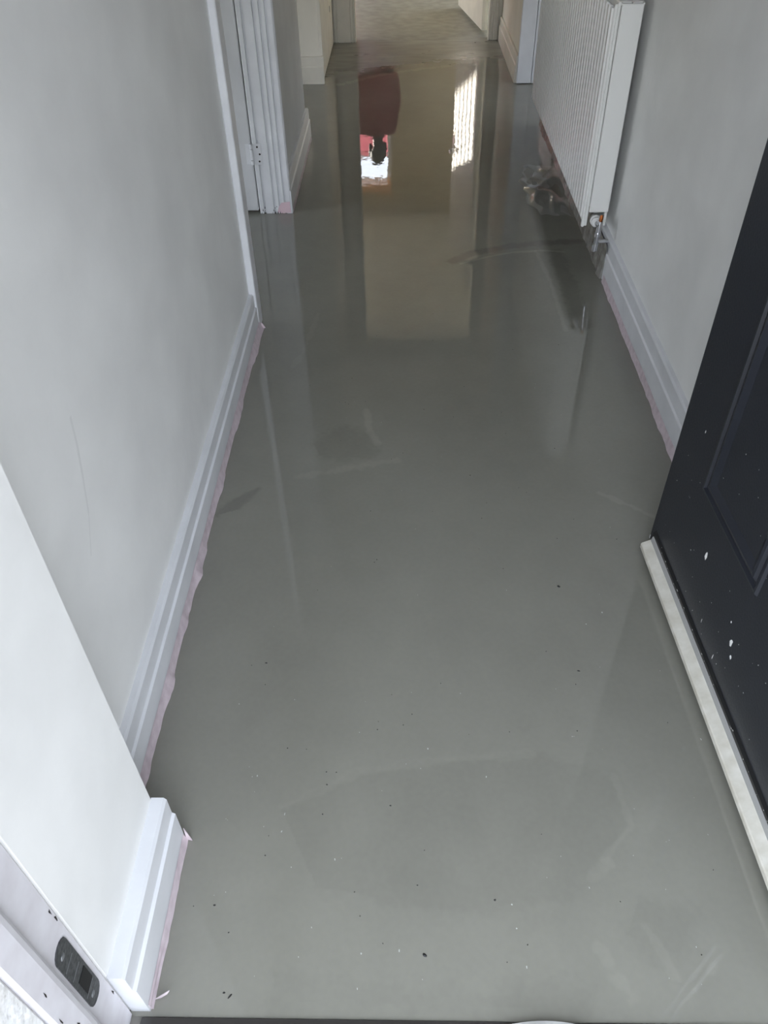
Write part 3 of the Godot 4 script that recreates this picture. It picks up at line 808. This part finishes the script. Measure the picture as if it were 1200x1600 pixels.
# ---------------------------------------------------------------- radiator
func build_radiator() -> void:
	var r := thing("radiator", "tall white ribbed panel radiator on the right wall with chrome valve", "radiator")
	var z0 := -2.845
	var z1 := -4.40
	var y0 := 0.185
	var y1 := 0.885
	var xf := 0.655
	# ribbed front sheet, cross-section along z
	var st := mb()
	var pitch := 0.044
	var cnt := int((z0 - z1 - 0.03) / pitch)
	var prof := [Vector2(0, 0.0), Vector2(0.012, 0.0)]
	for i in cnt:
		var s := 0.016 + i * pitch
		prof.append(Vector2(s, 0.0)); prof.append(Vector2(s + 0.003, -0.014)); prof.append(Vector2(s + pitch * 0.5 - 0.002, -0.014)); prof.append(Vector2(s + pitch * 0.5 + 0.002, 0.0))
	prof.append(Vector2(z0 - z1, 0.0))
	for i in prof.size() - 1:
		var a: Vector2 = prof[i]
		var b: Vector2 = prof[i + 1]
		var A := Vector3(xf + 0.006 + a.y, y0 + 0.03, z0 - a.x)
		var B := Vector3(xf + 0.006 + b.y, y0 + 0.03, z0 - b.x)
		var up := Vector3(0, y1 - y0 - 0.05, 0)
		quada(st, A, B, B + up, A + up, Vector3(-1, 0, 0))
		# pressed ends of the ribs
		var lowa := Vector3(xf + 0.006, y0 + 0.012, A.z)
		var lowb := Vector3(xf + 0.006, y0 + 0.012, B.z)
		quada(st, A, B, lowb, lowa, Vector3(-1, -0.3, 0))
	bx(st, Vector3(xf + 0.006, y0, z1), Vector3(xf + 0.016, y1, z0), 0.002)
	obj("ribbed_front", st, M.radiator, r)
	# rolled seam at the near end of the front sheet
	st = mb(); bx(st, Vector3(xf - 0.003, y0 - 0.004, z0 - 0.012), Vector3(xf + 0.007, y1 - 0.006, z0 + 0.001), 0.0025)
	obj("end_seam", st, M.radiator, r)
	st = mb(); bx(st, Vector3(xf + 0.074, y0, z1), Vector3(xf + 0.084, y1 - 0.02, z0), 0.002)
	obj("back_panel", st, M.radiator_inside, r)
	# convector fins between the sheets
	st = mb()
	for i in 44:
		var zz := lerpf(z0 - 0.03, z1 + 0.03, i / 43.0)
		bx(st, Vector3(xf + 0.017, y0 + 0.06, zz - 0.0006), Vector3(xf + 0.073, y1 - 0.06, zz + 0.0006))
	var fins := obj("convector_fins", st, M.radiator_inside, r)
	fins.set_meta("kind", "stuff")
	for e in [[z0 - 0.004, z0 + 0.003], [z1 - 0.003, z1 + 0.004]]:
		st = mb(); bx(st, Vector3(xf + 0.0175, y0 + 0.050, e[0]), Vector3(xf + 0.086, y1 - 0.006, e[1]), 0.0025)
		obj("side_panel", st, M.radiator, r)
	st = mb()
	for i in 60:
		var zz := lerpf(z0 - 0.02, z1 + 0.02, i / 59.0)
		bx(st, Vector3(xf + 0.016, y1 - 0.008, zz - 0.004), Vector3(xf + 0.086, y1 - 0.003, zz + 0.004))
	for xx in [xf + 0.016, xf + 0.050, xf + 0.083]:
		bx(st, Vector3(xx, y1 - 0.010, z1), Vector3(xx + 0.004, y1 - 0.004, z0))
	var gr := obj("top_grille", st, M.radiator, r)
	gr.set_meta("kind", "stuff")
	st = mb()
	for zz in [z0 - 0.25, z1 + 0.25]:
		st = mb(); bx(st, Vector3(xf + 0.084, 0.25, zz - 0.02), Vector3(0.7695, 0.80, zz + 0.02), 0.001)
		obj("wall_bracket", st, M.radiator_inside, r)
	# valve at the near lower corner
	var v := thing_part("valve", r)
	var c := Vector3(0.700, 0.205, z0 - 0.005)
	st = mb(); lathe(st, [Vector2(0, -0.02), Vector2(0.016, -0.02), Vector2(0.019, -0.004), Vector2(0.0195, 0.006), Vector2(0.016, 0.011), Vector2(0.015, 0.014), Vector2(0.0175, 0.016), Vector2(0.0175, 0.024), Vector2(0.013, 0.029), Vector2(0, 0.029)], c, Vector3(0, 0, 1), 24)
	obj("tail_collar", st, M.plastic_white, v)
	st = mb()
	lathe(st, [Vector2(0, 0), Vector2(0.0085, 0), Vector2(0.0095, 0.004), Vector2(0.0095, 0.02), Vector2(0.0085, 0.024), Vector2(0, 0.024)], c + Vector3(0.002, 0, 0.027), Vector3(0.2, 0, 1), 18)
	lathe(st, [Vector2(0, 0.012), Vector2(0.0085, 0.010), Vector2(0.0095, 0.0), Vector2(0.0095, -0.030), Vector2(0.0115, -0.034), Vector2(0.0115, -0.046), Vector2(0.009, -0.050), Vector2(0.0085, -0.070), Vector2(0.0115, -0.074), Vector2(0.0115, -0.098), Vector2(0.009, -0.102), Vector2(0, -0.102)], c + Vector3(0.008, 0.004, 0.046), Vector3(0.04, 1, 0.0), 20)
	obj("valve_body", st, M.chrome, v)
	st = mb(); lathe(st, [Vector2(0, 0), Vector2(0.006, 0), Vector2(0.0065, 0.012), Vector2(0.005, 0.022), Vector2(0, 0.022)], c + Vector3(0.010, 0.012, 0.044), Vector3(0.1, 1, -0.1), 14)
	obj("copper_nut", st, M.copper, v)
	st = mb(); lathe(st, [Vector2(0, 0), Vector2(0.0072, 0), Vector2(0.0072, 0.036), Vector2(0, 0.036)], c + Vector3(0.012, -0.060, 0.046), Vector3(1, 0, 0), 16)
	var tail := obj("supply_pipe", st, M.chrome, v)

func thing_part(called: String, parent: Node) -> Node3D:
	var o := Node3D.new()
	o.name = called
	parent.add_child(o, true)
	return o

# ---------------------------------------------------------------- film, tape
func build_films() -> void:
	film_strip("edge_strip", -0.393, 1, -0.372, -0.640, 0.024, 0.0040, 0.0015, M.film_pink, 3, "pale pink edge film at the foot of the short near skirting", "edge strip")
	film_strip("edge_strip", -0.496, 1, -0.65, -2.45, 0.030, 0.0055, 0.007, M.film_pink, 7, "puckered pale pink edge film along the long left skirting", "edge strip")
	film_strip("edge_strip", 0.749, -1, -0.45, -2.78, 0.028, 0.0050, 0.004, M.film_pink, 17, "pale pink edge film along the right skirting up to the radiator", "edge strip")
	film_strip("edge_strip", -0.482, 1, -3.46, -4.41, 0.020, 0.002, 0.001, M.film_pink, 23, "thin pinkish edge film beyond the recess door", "edge strip")
	var f := film_strip("plastic_film", 0.749, -1, -2.80, -4.60, 0.128, 0.008, 0.007, M.film_clear, 29, "crumpled glossy plastic film on the skirting below the radiator", "plastic film", 0.010)
	# a crumpled piece of it lying on the wet floor
	var nz := noise(61, 1.0, 1)
	var fs := mb()
	var gx := 26
	var gz := 52
	var P := []
	for j in gz + 1:
		for i in gx + 1:
			var u := float(i) / gx
			var v := float(j) / gz
			var x := lerpf(0.60, 0.741, u) - 0.05 * sin(PI * v) * (1.0 - u) - 0.02 * nz.get_noise_1d(v * 5.0) * (1.0 - u)
			var z := lerpf(-3.38, -3.98, v) + 0.03 * nz.get_noise_2d(u * 2.0, 7.0)
			var edge := minf(minf(u, 1.0 - u) * 6.0, minf(v, 1.0 - v) * 8.0)
			var hh := 0.0012 + clampf(edge, 0.0, 1.0) * (0.010 * pow(1.0 - absf(nz.get_noise_2d(x * 5.0 + z * 2.0, z * 2.6)), 6.0) + 0.004 * nz.get_noise_2d(x * 9.0 + 20.0, z * 5.0))
			P.append(Vector3(x, hh, z))
	for j in gz:
		for i in gx:
			var k := j * (gx + 1) + i
			for v in [k, k + gx + 1, k + 1, k + 1, k + gx + 1, k + gx + 2]:
				fs.set_uv(Vector2.ZERO); fs.add_vertex(P[v])
	fs.index(); fs.generate_normals()
	var fo := obj("plastic_film", fs, M.film_thin)
	meta(fo, "crumpled clear plastic film lying on the wet floor under the radiator", "plastic film")
	# torn film corners sticking up
	var st := mb()
	prism(st, PackedVector2Array([Vector2(0, 0), Vector2(0.014, 0.0), Vector2(0.012, 0.012), Vector2(0.005, 0.044), Vector2(0.003, 0.012)]), Vector3(-0.3925, 0.002, -0.6415), Vector3(0.9, 0, 0.2), Vector3.UP, Vector3(-0.2, 0, 0.9), 0.0012)
	var a := obj("film_tag", st, M.film_pink)
	meta(a, "pointed torn film corner at the end of the near skirting", "film scrap")
	st = mb()
	prism(st, PackedVector2Array([Vector2(0, 0), Vector2(0.026, 0.010), Vector2(0.020, 0.0), Vector2(0.008, -0.004)]), Vector3(-0.388, 0.006, -0.385), Vector3(0.9, 0.2, -0.3), Vector3(0, 1, 0), Vector3(0.3, 0, 0.9), 0.0012)
	var b := obj("film_tag", st, M.film_pink)
	meta(b, "curled scrap of film on the floor by the door sill", "film scrap")
	st = mb()
	prism(st, PackedVector2Array([Vector2(0, 0), Vector2(0.016, 0.002), Vector2(0.010, 0.012), Vector2(0.002, 0.022)]), Vector3(-0.490, 0.004, -2.448), Vector3(0.9, 0, 0.3), Vector3.UP, Vector3(-0.3, 0, 0.9), 0.0012)
	var c := obj("film_tag", st, M.film_pink)
	meta(c, "torn film corner at the far end of the left skirting", "film scrap")

# ---------------------------------------------------------------- far room
func build_far_room() -> void:
	# back wall with a glazed door, pier, left wall with a wide window
	wall("wall_back", Vector3(-0.12, 0, -9.5), Vector3(2.6, 2.45, -9.4), M.wall_back, "taupe back wall of the far room")
	wall("wall_back_above", Vector3(-2.2, 2.18, -9.5), Vector3(-0.12, 2.45, -9.4), M.wall_back, "wall above the garden door of the far room")
	wall("wall_back_left", Vector3(-2.4, 0, -9.5), Vector3(-2.2, 2.45, -9.4), M.wall_back, "back wall left of the garden door")
	wall("wall_far_right", Vector3(2.6, 0, -9.5), Vector3(2.7, 0.5, -6.51), M.wall_cream, "low wall under the right window of the far room")
	wall("wall_far_right_head", Vector3(2.6, 2.15, -9.5), Vector3(2.7, 2.6, -6.51), M.wall_cream, "wall over the right window of the far room")
	wall("wall_far_right_near", Vector3(2.6, 0.5, -6.9), Vector3(2.7, 2.15, -6.51), M.wall_cream, "wall on the near side of the right window")
	wall("wall_far_right_end", Vector3(2.6, 0.5, -9.5), Vector3(2.7, 2.15, -9.2), M.wall_cream, "wall on the far side of the right window")
	var w7 := thing("window_7", "wide right window of the far room", "", "", "structure")
	var s7 := mb()
	for b in [[-6.96, -6.9, 0.5, 2.15], [-9.2, -9.14, 0.5, 2.15], [-9.14, -6.96, 2.09, 2.15], [-9.14, -6.96, 0.5, 0.56]]:
		bx(s7, Vector3(2.62, b[2], b[0]), Vector3(2.68, b[3], b[1]), 0.004)
	obj("window_frame", s7, M.upvc, w7)
	s7 = mb(); bx(s7, Vector3(2.648, 0.56, -9.14), Vector3(2.652, 2.09, -6.96))
	obj("pane", s7, M.pane, w7)
	wall("wall_far_left_sill", Vector3(-2.5, 0, -9.5), Vector3(-2.4, 0.06, -6.51), M.wall_cream, "low wall under the side window of the far room")
	wall("wall_far_left_head", Vector3(-2.5, 2.38, -9.5), Vector3(-2.4, 2.6, -6.51), M.wall_cream, "wall over the side window of the far room")
	wall("wall_far_left_near", Vector3(-2.5, 0.06, -6.7), Vector3(-2.4, 2.38, -6.51), M.wall_cream, "wall on the near side of the side window")
	wall("wall_far_left_end", Vector3(-2.5, 0.06, -9.5), Vector3(-2.4, 2.38, -8.3), M.wall_cream, "wall on the far side of the side window")
	var w := thing("window_1", "glazed garden door in the back wall, mirrored in the wet floor", "", "", "structure")
	var st := mb()
	for b in [[-2.2, -2.14, 0.0, 2.18], [-0.17, -0.12, 0.0, 2.18], [-1.19, -1.13, 0.06, 2.12], [-2.14, -0.17, 2.12, 2.18], [-2.14, -0.17, 0.0, 0.06]]:
		bx(st, Vector3(b[0], b[2], -9.48), Vector3(b[1], b[3], -9.42), 0.004)
	obj("window_frame", st, M.upvc, w)
	st = mb(); bx(st, Vector3(-2.14, 0.06, -9.455), Vector3(-0.17, 2.12, -9.451))
	obj("pane", st, M.pane, w)
	var w2 := thing("window_2", "wide side window lighting the far room from the left", "", "", "structure")
	st = mb()
	for b in [[-6.76, -6.7, 0.06, 2.38], [-8.3, -8.24, 0.06, 2.38], [-7.53, -7.47, 0.12, 2.32], [-8.24, -6.76, 2.32, 2.38], [-8.24, -6.76, 0.06, 0.12]]:
		bx(st, Vector3(-2.48, b[2], b[0]), Vector3(-2.42, b[3], b[1]), 0.004)
	obj("window_frame", st, M.upvc, w2)
	st = mb(); bx(st, Vector3(-2.452, 0.12, -8.24), Vector3(-2.448, 2.32, -6.76))
	obj("pane", st, M.pane, w2)
	# tan roller blind, drawn down a hand's breadth
	var bl := thing("roller_blind", "tan roller blind drawn slightly down over the garden door", "blind")
	st = mb(); bx(st, Vector3(-1.32, 2.02, -9.397), Vector3(-0.125, 2.155, -9.3955))
	obj("fabric", st, M.blind, bl)
	st = mb(); lathe(st, [Vector2(0, 0), Vector2(0.022, 0), Vector2(0.022, 1.2), Vector2(0, 1.2)], Vector3(-1.32, 2.165, -9.373), Vector3(1, 0, 0), 16)
	obj("roll", st, M.blind, bl)
	st = mb(); bx(st, Vector3(-1.32, 2.005, -9.401), Vector3(-0.125, 2.022, -9.391), 0.003)
	obj("bottom_bar", st, M.upvc, bl)
	# plank door swung into the room
	var d := thing("door_4", "cream plank door swung open into the far room, chrome handle", "", "", "structure")
	var t := Vector3(-0.137, 0, -0.9906).normalized()
	d.transform = Transform3D(Basis(t, Vector3.UP, t.cross(Vector3.UP)), Vector3(0.585, 0, -6.690))
	# local x from the hinge edge to the free edge; z faces right, away from the hall axis
	st = mb()
	bx(st, Vector3(0, 0.022, 0.012), Vector3(0.90, 2.03, 0.036), 0.002)
	obj("core", st, M.cream_gloss, d)
	for b in [[0.0, 0.022, 0.90, 0.30], [0.0, 1.90, 0.90, 2.03], [0.0, 0.30, 0.075, 1.90], [0.825, 0.30, 0.90, 1.90]]:
		st = mb(); bx(st, Vector3(b[0], b[1], -0.004), Vector3(b[2], b[3], 0.0122), 0.0015)
		obj("rail", st, M.cream_gloss, d)
	for i in 5:
		st = mb(); bx(st, Vector3(0.078 + i * 0.1495 + 0.013, 0.303, -0.003), Vector3(0.078 + (i + 1) * 0.1495 - 0.013, 1.897, 0.0122), 0.002)
		obj("plank", st, M.cream_gloss, d)
	var hd := obj("handle", handle_shape(), M.chrome, d)
	hd.set_meta("label", "chrome lever handle")

func handle_shape() -> SurfaceTool:
	var st := mb()
	bx(st, Vector3(0.832, 0.96, -0.012), Vector3(0.872, 1.14, -0.003), 0.003)
	lathe(st, [Vector2(0, 0), Vector2(0.010, 0), Vector2(0.010, 0.045), Vector2(0, 0.045)], Vector3(0.852, 1.08, -0.010), Vector3(0, 0, -1), 14)
	lathe(st, [Vector2(0, 0), Vector2(0.009, 0.002), Vector2(0.010, 0.06), Vector2(0.007, 0.11), Vector2(0, 0.113)], Vector3(0.860, 1.08, -0.050), Vector3(-1, 0, 0), 14)
	return st

# ---------------------------------------------------------------- person (mirrored in the floor)
func field_mesh(st: SurfaceTool, bones: Array, k: float, cell: float, lo: Vector3, hi: Vector3) -> void:
	# surface nets of smoothly joined tapered capsules; bone: [a, b, ra, rb, squash (x, z)]
	var n := Vector3i(((hi - lo) / cell).ceil()) + Vector3i.ONE
	var F := PackedFloat32Array(); F.resize(n.x * n.y * n.z)
	for z in n.z:
		for y in n.y:
			for x in n.x:
				F[(z * n.y + y) * n.x + x] = field(bones, k, lo + Vector3(x, y, z) * cell)
	var id := {}
	var pos := PackedVector3Array()
	var nor := PackedVector3Array()
	for z in n.z - 1:
		for y in n.y - 1:
			for x in n.x - 1:
				var f := []
				var neg := 0
				for c in 8:
					var v := F[((z + (c >> 2)) * n.y + y + ((c >> 1) & 1)) * n.x + x + (c & 1)]
					f.append(v)
					if v < 0.0: neg += 1
				if neg == 0 or neg == 8: continue
				var s := Vector3.ZERO
				var cnt := 0
				for c in 8:
					for ax in 3:
						var c2 := c | (1 << ax)
						if c2 == c: continue
						if (f[c] < 0.0) != (f[c2] < 0.0):
							var t: float = f[c] / (f[c] - f[c2])
							var p := Vector3(c & 1, (c >> 1) & 1, c >> 2)
							var q := Vector3(c2 & 1, (c2 >> 1) & 1, c2 >> 2)
							s += p.lerp(q, t); cnt += 1
				var P := lo + (Vector3(x, y, z) + s / cnt) * cell
				id[Vector3i(x, y, z)] = pos.size()
				pos.append(P)
				var e := cell * 0.4
				nor.append(Vector3(field(bones, k, P + Vector3(e, 0, 0)) - field(bones, k, P - Vector3(e, 0, 0)), field(bones, k, P + Vector3(0, e, 0)) - field(bones, k, P - Vector3(0, e, 0)), field(bones, k, P + Vector3(0, 0, e)) - field(bones, k, P - Vector3(0, 0, e))).normalized())
	for z in range(1, n.z - 1):
		for y in range(1, n.y - 1):
			for x in range(1, n.x - 1):
				var a := F[(z * n.y + y) * n.x + x]
				for ax in 3:
					var step := Vector3i.ZERO; step[ax] = 1
					var b := F[((z + step.z) * n.y + y + step.y) * n.x + x + step.x]
					if (a < 0.0) == (b < 0.0): continue
					var u := Vector3i.ZERO; u[(ax + 1) % 3] = 1
					var v := Vector3i.ZERO; v[(ax + 2) % 3] = 1
					var c := Vector3i(x, y, z)
					var q := [id.get(c), id.get(c - u), id.get(c - u - v), id.get(c - v)]
					if q.has(null): continue
					for t in [[0, 1, 2], [0, 2, 3]]:
						var p = [q[t[0]], q[t[1]], q[t[2]]]
						if (pos[p[2]] - pos[p[0]]).cross(pos[p[1]] - pos[p[0]]).dot(nor[p[0]]) < 0.0: p = [p[0], p[2], p[1]]
						for i in p:
							st.set_normal(nor[i]); st.set_uv(Vector2.ZERO); st.add_vertex(pos[i])

func field(bones: Array, k: float, p: Vector3) -> float:
	var d := 9.0
	for b in bones:
		var sq: Vector2 = b[4]
		var q := Vector3(p.x / sq.x, p.y, p.z / sq.y)
		var A := Vector3(b[0].x / sq.x, b[0].y, b[0].z / sq.y)
		var B := Vector3(b[1].x / sq.x, b[1].y, b[1].z / sq.y)
		var ab := B - A
		var t := clampf((q - A).dot(ab) / maxf(ab.length_squared(), 1e-9), 0.0, 1.0)
		var e := (q.distance_to(A + ab * t) - lerpf(b[2], b[3], t)) * minf(1.0, minf(sq.x, sq.y))
		var h := clampf(0.5 + 0.5 * (d - e) / k, 0.0, 1.0)
		d = lerpf(d, e, h) - k * h * (1.0 - h)
	return d

func build_person() -> void:
	var p := thing("person", "person in a dark maroon top standing before the garden door, mirrored in the floor", "person")
	p.position = Vector3(-0.27, 0.001, -8.93)
	p.rotation.y = PI + 0.2
	var one := Vector2.ONE
	var wide := Vector2(1.25, 0.85)
	# body: bare skin surface (legs and arms under the clothes are slimmer than the clothes)
	var body := [
		[Vector3(0, 1.36, -0.01), Vector3(0, 1.47, 0.005), 0.052, 0.048, one],
		[Vector3(0, 0.95, 0), Vector3(0, 1.26, 0), 0.085, 0.075, wide]]
	for s in [-1.0, 1.0]:
		body.append([Vector3(s * 0.085, 0.90, 0), Vector3(s * 0.09, 0.48, 0.005), 0.070, 0.048, one])
		body.append([Vector3(s * 0.09, 0.48, 0.005), Vector3(s * 0.095, 0.085, -0.015), 0.046, 0.034, one])
		body.append([Vector3(s * 0.095, 0.045, -0.03), Vector3(s * 0.11, 0.03, 0.13), 0.036, 0.026, one])
		body.append([Vector3(s * 0.15, 1.33, 0), Vector3(s * 0.205, 1.06, -0.01), 0.042, 0.034, one])
		body.append([Vector3(s * 0.205, 1.06, -0.01), Vector3(s * 0.205, 0.82, 0.06), 0.033, 0.025, one])
	var st := mb()
	field_mesh(st, body, 0.03, 0.016, Vector3(-0.34, -0.005, -0.2), Vector3(0.34, 1.50, 0.24))
	# hands: palm, four fingers, thumb
	for s in [-1.0, 1.0]:
		var hand := [[Vector3(s * 0.205, 0.835, 0.056), Vector3(s * 0.205, 0.755, 0.075), 0.024, 0.027, Vector2(0.75, 1.25)]]
		for f in 4:
			var zz := 0.052 + f * 0.0165
			var ln: float = [0.058, 0.070, 0.074, 0.064][f]
			var k1 := Vector3(s * 0.205, 0.752, zz)
			var k2 := k1 + Vector3(-s * 0.006, -ln * 0.55, 0.004)
			hand.append([k1, k2, 0.0085, 0.008, one])
			hand.append([k2, k2 + Vector3(-s * 0.018, -ln * 0.4, 0.004), 0.008, 0.0065, one])
		hand.append([Vector3(s * 0.200, 0.80, 0.095), Vector3(s * 0.188, 0.765, 0.122), 0.011, 0.0095, one])
		hand.append([Vector3(s * 0.188, 0.765, 0.122), Vector3(s * 0.180, 0.735, 0.124), 0.0095, 0.008, one])
		field_mesh(st, hand, 0.006, 0.005, Vector3(s * 0.20 - 0.05, 0.66, 0.02), Vector3(s * 0.20 + 0.05, 0.86, 0.15))
	# head with nose, chin, lips, brow and ears
	var head := [
		[Vector3(0, 1.575, -0.005), Vector3(0, 1.585, -0.02), 0.082, 0.08, Vector2(0.9, 1.08)],
		[Vector3(0, 1.51, 0.035), Vector3(0, 1.535, 0.02), 0.042, 0.06, Vector2(0.95, 1.0)],
		[Vector3(0, 1.575, 0.085), Vector3(0, 1.545, 0.102), 0.008, 0.013, one],
		[Vector3(-0.018, 1.517, 0.079), Vector3(0.018, 1.517, 0.079), 0.006, 0.006, one],
		[Vector3(-0.03, 1.593, 0.074), Vector3(0.03, 1.593, 0.074), 0.009, 0.009, one],
		[Vector3(0, 1.45, 0.0), Vector3(0, 1.54, 0.0), 0.046, 0.05, one]]
	for s in [-1.0, 1.0]:
		head.append([Vector3(s * 0.076, 1.55, -0.005), Vector3(s * 0.08, 1.58, -0.012), 0.011, 0.014, Vector2(0.6, 1.0)])
	field_mesh(st, head, 0.012, 0.007, Vector3(-0.11, 1.43, -0.13), Vector3(0.11, 1.69, 0.14))
	obj("body", st, M.skin, p)
	for s in [-1.0, 1.0]:
		st = mb(); lathe(st, [Vector2(0, 0.006), Vector2(0.007, 0.004), Vector2(0.010, 0)], Vector3(s * 0.031, 1.572, 0.072), Vector3(0, 0, 1), 12)
		obj("eye", st, M.hair, p)
	var hair := [
		[Vector3(0, 1.60, -0.02), Vector3(0, 1.585, -0.035), 0.089, 0.088, Vector2(0.95, 1.08)],
		[Vector3(-0.05, 1.63, 0.045), Vector3(0.05, 1.63, 0.045), 0.030, 0.030, one],
		[Vector3(0, 1.56, -0.075), Vector3(0, 1.46, -0.075), 0.060, 0.045, Vector2(1.2, 0.7)]]
	for s in [-1.0, 1.0]:
		hair.append([Vector3(s * 0.078, 1.61, 0.01), Vector3(s * 0.08, 1.48, -0.02), 0.022, 0.018, one])
	st = mb(); field_mesh(st, hair, 0.02, 0.009, Vector3(-0.15, 1.38, -0.18), Vector3(0.15, 1.72, 0.12))
	obj("hair", st, M.hair, p)
	var topb := [
		[Vector3(0, 0.80, 0), Vector3(0, 1.10, 0), 0.150, 0.125, wide],
		[Vector3(0, 1.10, 0), Vector3(0, 1.33, -0.005), 0.125, 0.10, wide],
		[Vector3(-0.135, 1.345, -0.01), Vector3(0.135, 1.345, -0.01), 0.062, 0.062, one],
		[Vector3(0, 1.36, -0.005), Vector3(0, 1.41, 0), 0.07, 0.058, one]]
	for s in [-1.0, 1.0]:
		topb.append([Vector3(s * 0.155, 1.335, 0), Vector3(s * 0.21, 1.06, -0.01), 0.058, 0.049, one])
		topb.append([Vector3(s * 0.21, 1.06, -0.01), Vector3(s * 0.208, 0.87, 0.045), 0.047, 0.040, one])
	st = mb(); field_mesh(st, topb, 0.03, 0.016, Vector3(-0.36, 0.60, -0.24), Vector3(0.36, 1.50, 0.24))
	obj("maroon_top", st, M.maroon, p)
	var tb := [[Vector3(0, 0.84, 0), Vector3(0, 0.90, 0), 0.125, 0.125, wide]]
	for s in [-1.0, 1.0]:
		tb.append([Vector3(s * 0.088, 0.86, 0), Vector3(s * 0.093, 0.48, 0.005), 0.088, 0.066, one])
		tb.append([Vector3(s * 0.093, 0.48, 0.005), Vector3(s * 0.095, 0.10, -0.012), 0.064, 0.055, one])
	st = mb(); field_mesh(st, tb, 0.025, 0.016, Vector3(-0.3, 0.02, -0.2), Vector3(0.3, 1.05, 0.2))
	obj("trousers", st, M.trousers, p)

# ---------------------------------------------------------------- outside
func build_outside() -> void:
	wall("ground_front", Vector3(-8, -0.3, -0.30), Vector3(8, -0.12, 9), M.paving, "grey paving outside the front door")
	wall("ground_step", Vector3(-0.9, -0.12, -0.253), Vector3(1.1, -0.02, 0.5), M.paving, "concrete step outside the front door")
	wall("ground_garden", Vector3(-9, -0.3, -18), Vector3(9, -0.02, -9.6), M.patio, "pale paved garden behind the house")
	wall("ground_side", Vector3(-9, -0.3, -9.6), Vector3(-2.6, -0.02, -0.4), M.patio, "pale paved garden beside the house")
	wall("ground_side_right", Vector3(2.8, -0.3, -9.6), Vector3(9, -0.02, -0.4), M.patio, "pale paved garden on the right of the house")
	wall("wall_porch_right", Vector3(1.1, -0.12, -0.12), Vector3(1.2, 2.7, 0.55), M.porch, "side wall of the porch right of the front door")
	var w := thing("garden_fence", "dark maroon board fence behind the far garden door", "fence")
	var st := mb(); bx(st, Vector3(0, -0.02, -0.009), Vector3(0.142, 1.72, 0.009), 0.003)
	var board := st.commit()
	for i in 34:
		var o := MeshInstance3D.new()
		o.mesh = board; o.material_override = M.fence; o.name = "board"
		w.add_child(o, true)
		o.position = Vector3(-3.2 + i * 0.15, 0, -11.0)
	st = mb(); bx(st, Vector3(-3.2, 1.5, -11.05), Vector3(1.9, 1.58, -11.01), 0.004)
	obj("rail", st, M.fence, w)
	var sd := thing("garden_shed", "plain shed with a sloping roof beside the house", "shed")
	st = mb(); bx(st, Vector3(-6.4, -0.02, -7.8), Vector3(-4.2, 2.5, -5.0), 0.01)
	obj("shed_walls", st, M.porch, sd)
	st = mb()
	prism(st, PackedVector2Array([Vector2(-6.6, 2.5), Vector2(-4.0, 2.5), Vector2(-4.0, 2.58), Vector2(-6.6, 2.9)]), Vector3(0, 0, -8.0), Vector3(1, 0, 0), Vector3.UP, Vector3(0, 0, 1), 3.2)
	obj("shed_roof", st, M.fence, sd)
	var g := thing("garden_house", "pink painted wall of a low building beyond the fence", "building")
	st = mb(); bx(st, Vector3(-14, -0.02, -13.2), Vector3(6, 2.98, -13.0), 0.01)
	obj("wall_face", st, M.garden_wall, g)
	st = mb(); bx(st, Vector3(-14.05, 2.98, -13.25), Vector3(6.05, 3.02, -12.96), 0.012)
	obj("coping", st, M.render, g)

# ---------------------------------------------------------------- scene
func _ready() -> void:
	var cam := Camera3D.new()
	cam.position = Vector3(0, 1.4, 0)
	cam.rotation_degrees = Vector3(-42.833, 1.87, -1.35)
	cam.fov = 65.72
	cam.near = 0.03
	cam.current = true
	add_child(cam)
	var we := WorldEnvironment.new()
	var e := Environment.new()
	e.background_mode = Environment.BG_SKY
	var sky := Sky.new()
	var sm := ProceduralSkyMaterial.new()
	sm.sky_top_color = Color(0.86, 0.895, 0.95)
	sm.sky_horizon_color = Color(0.92, 0.935, 0.96)
	sm.ground_horizon_color = Color(0.70, 0.69, 0.66)
	sm.ground_bottom_color = Color(0.66, 0.65, 0.62)
	sm.sky_energy_multiplier = 1.0
	sky.sky_material = sm
	e.sky = sky
	e.tonemap_mode = Environment.TONE_MAPPER_LINEAR
	e.tonemap_exposure = 6.9
	e.sdfgi_enabled = true
	e.ssao_enabled = true
	e.ssil_enabled = true
	we.environment = e
	add_child(we)
	# low sun from behind the house, on the left: it only reaches the plank door in the far room
	var sun := DirectionalLight3D.new()
	sun.name = "sun"
	sun.look_at_from_position(Vector3.ZERO, Vector3(0.68, -0.30, 0.68))
	sun.light_color = Color(1.0, 0.97, 0.92)
	sun.light_energy = 1.0
	sun.light_angular_distance = 0.6
	sun.shadow_enabled = true
	add_child(sun)

	materials()
	build_floor()
	build_shell()
	build_front()
	build_radiator()
	build_far_room()
	build_outside()
	build_films()
	build_specks()
	build_person()
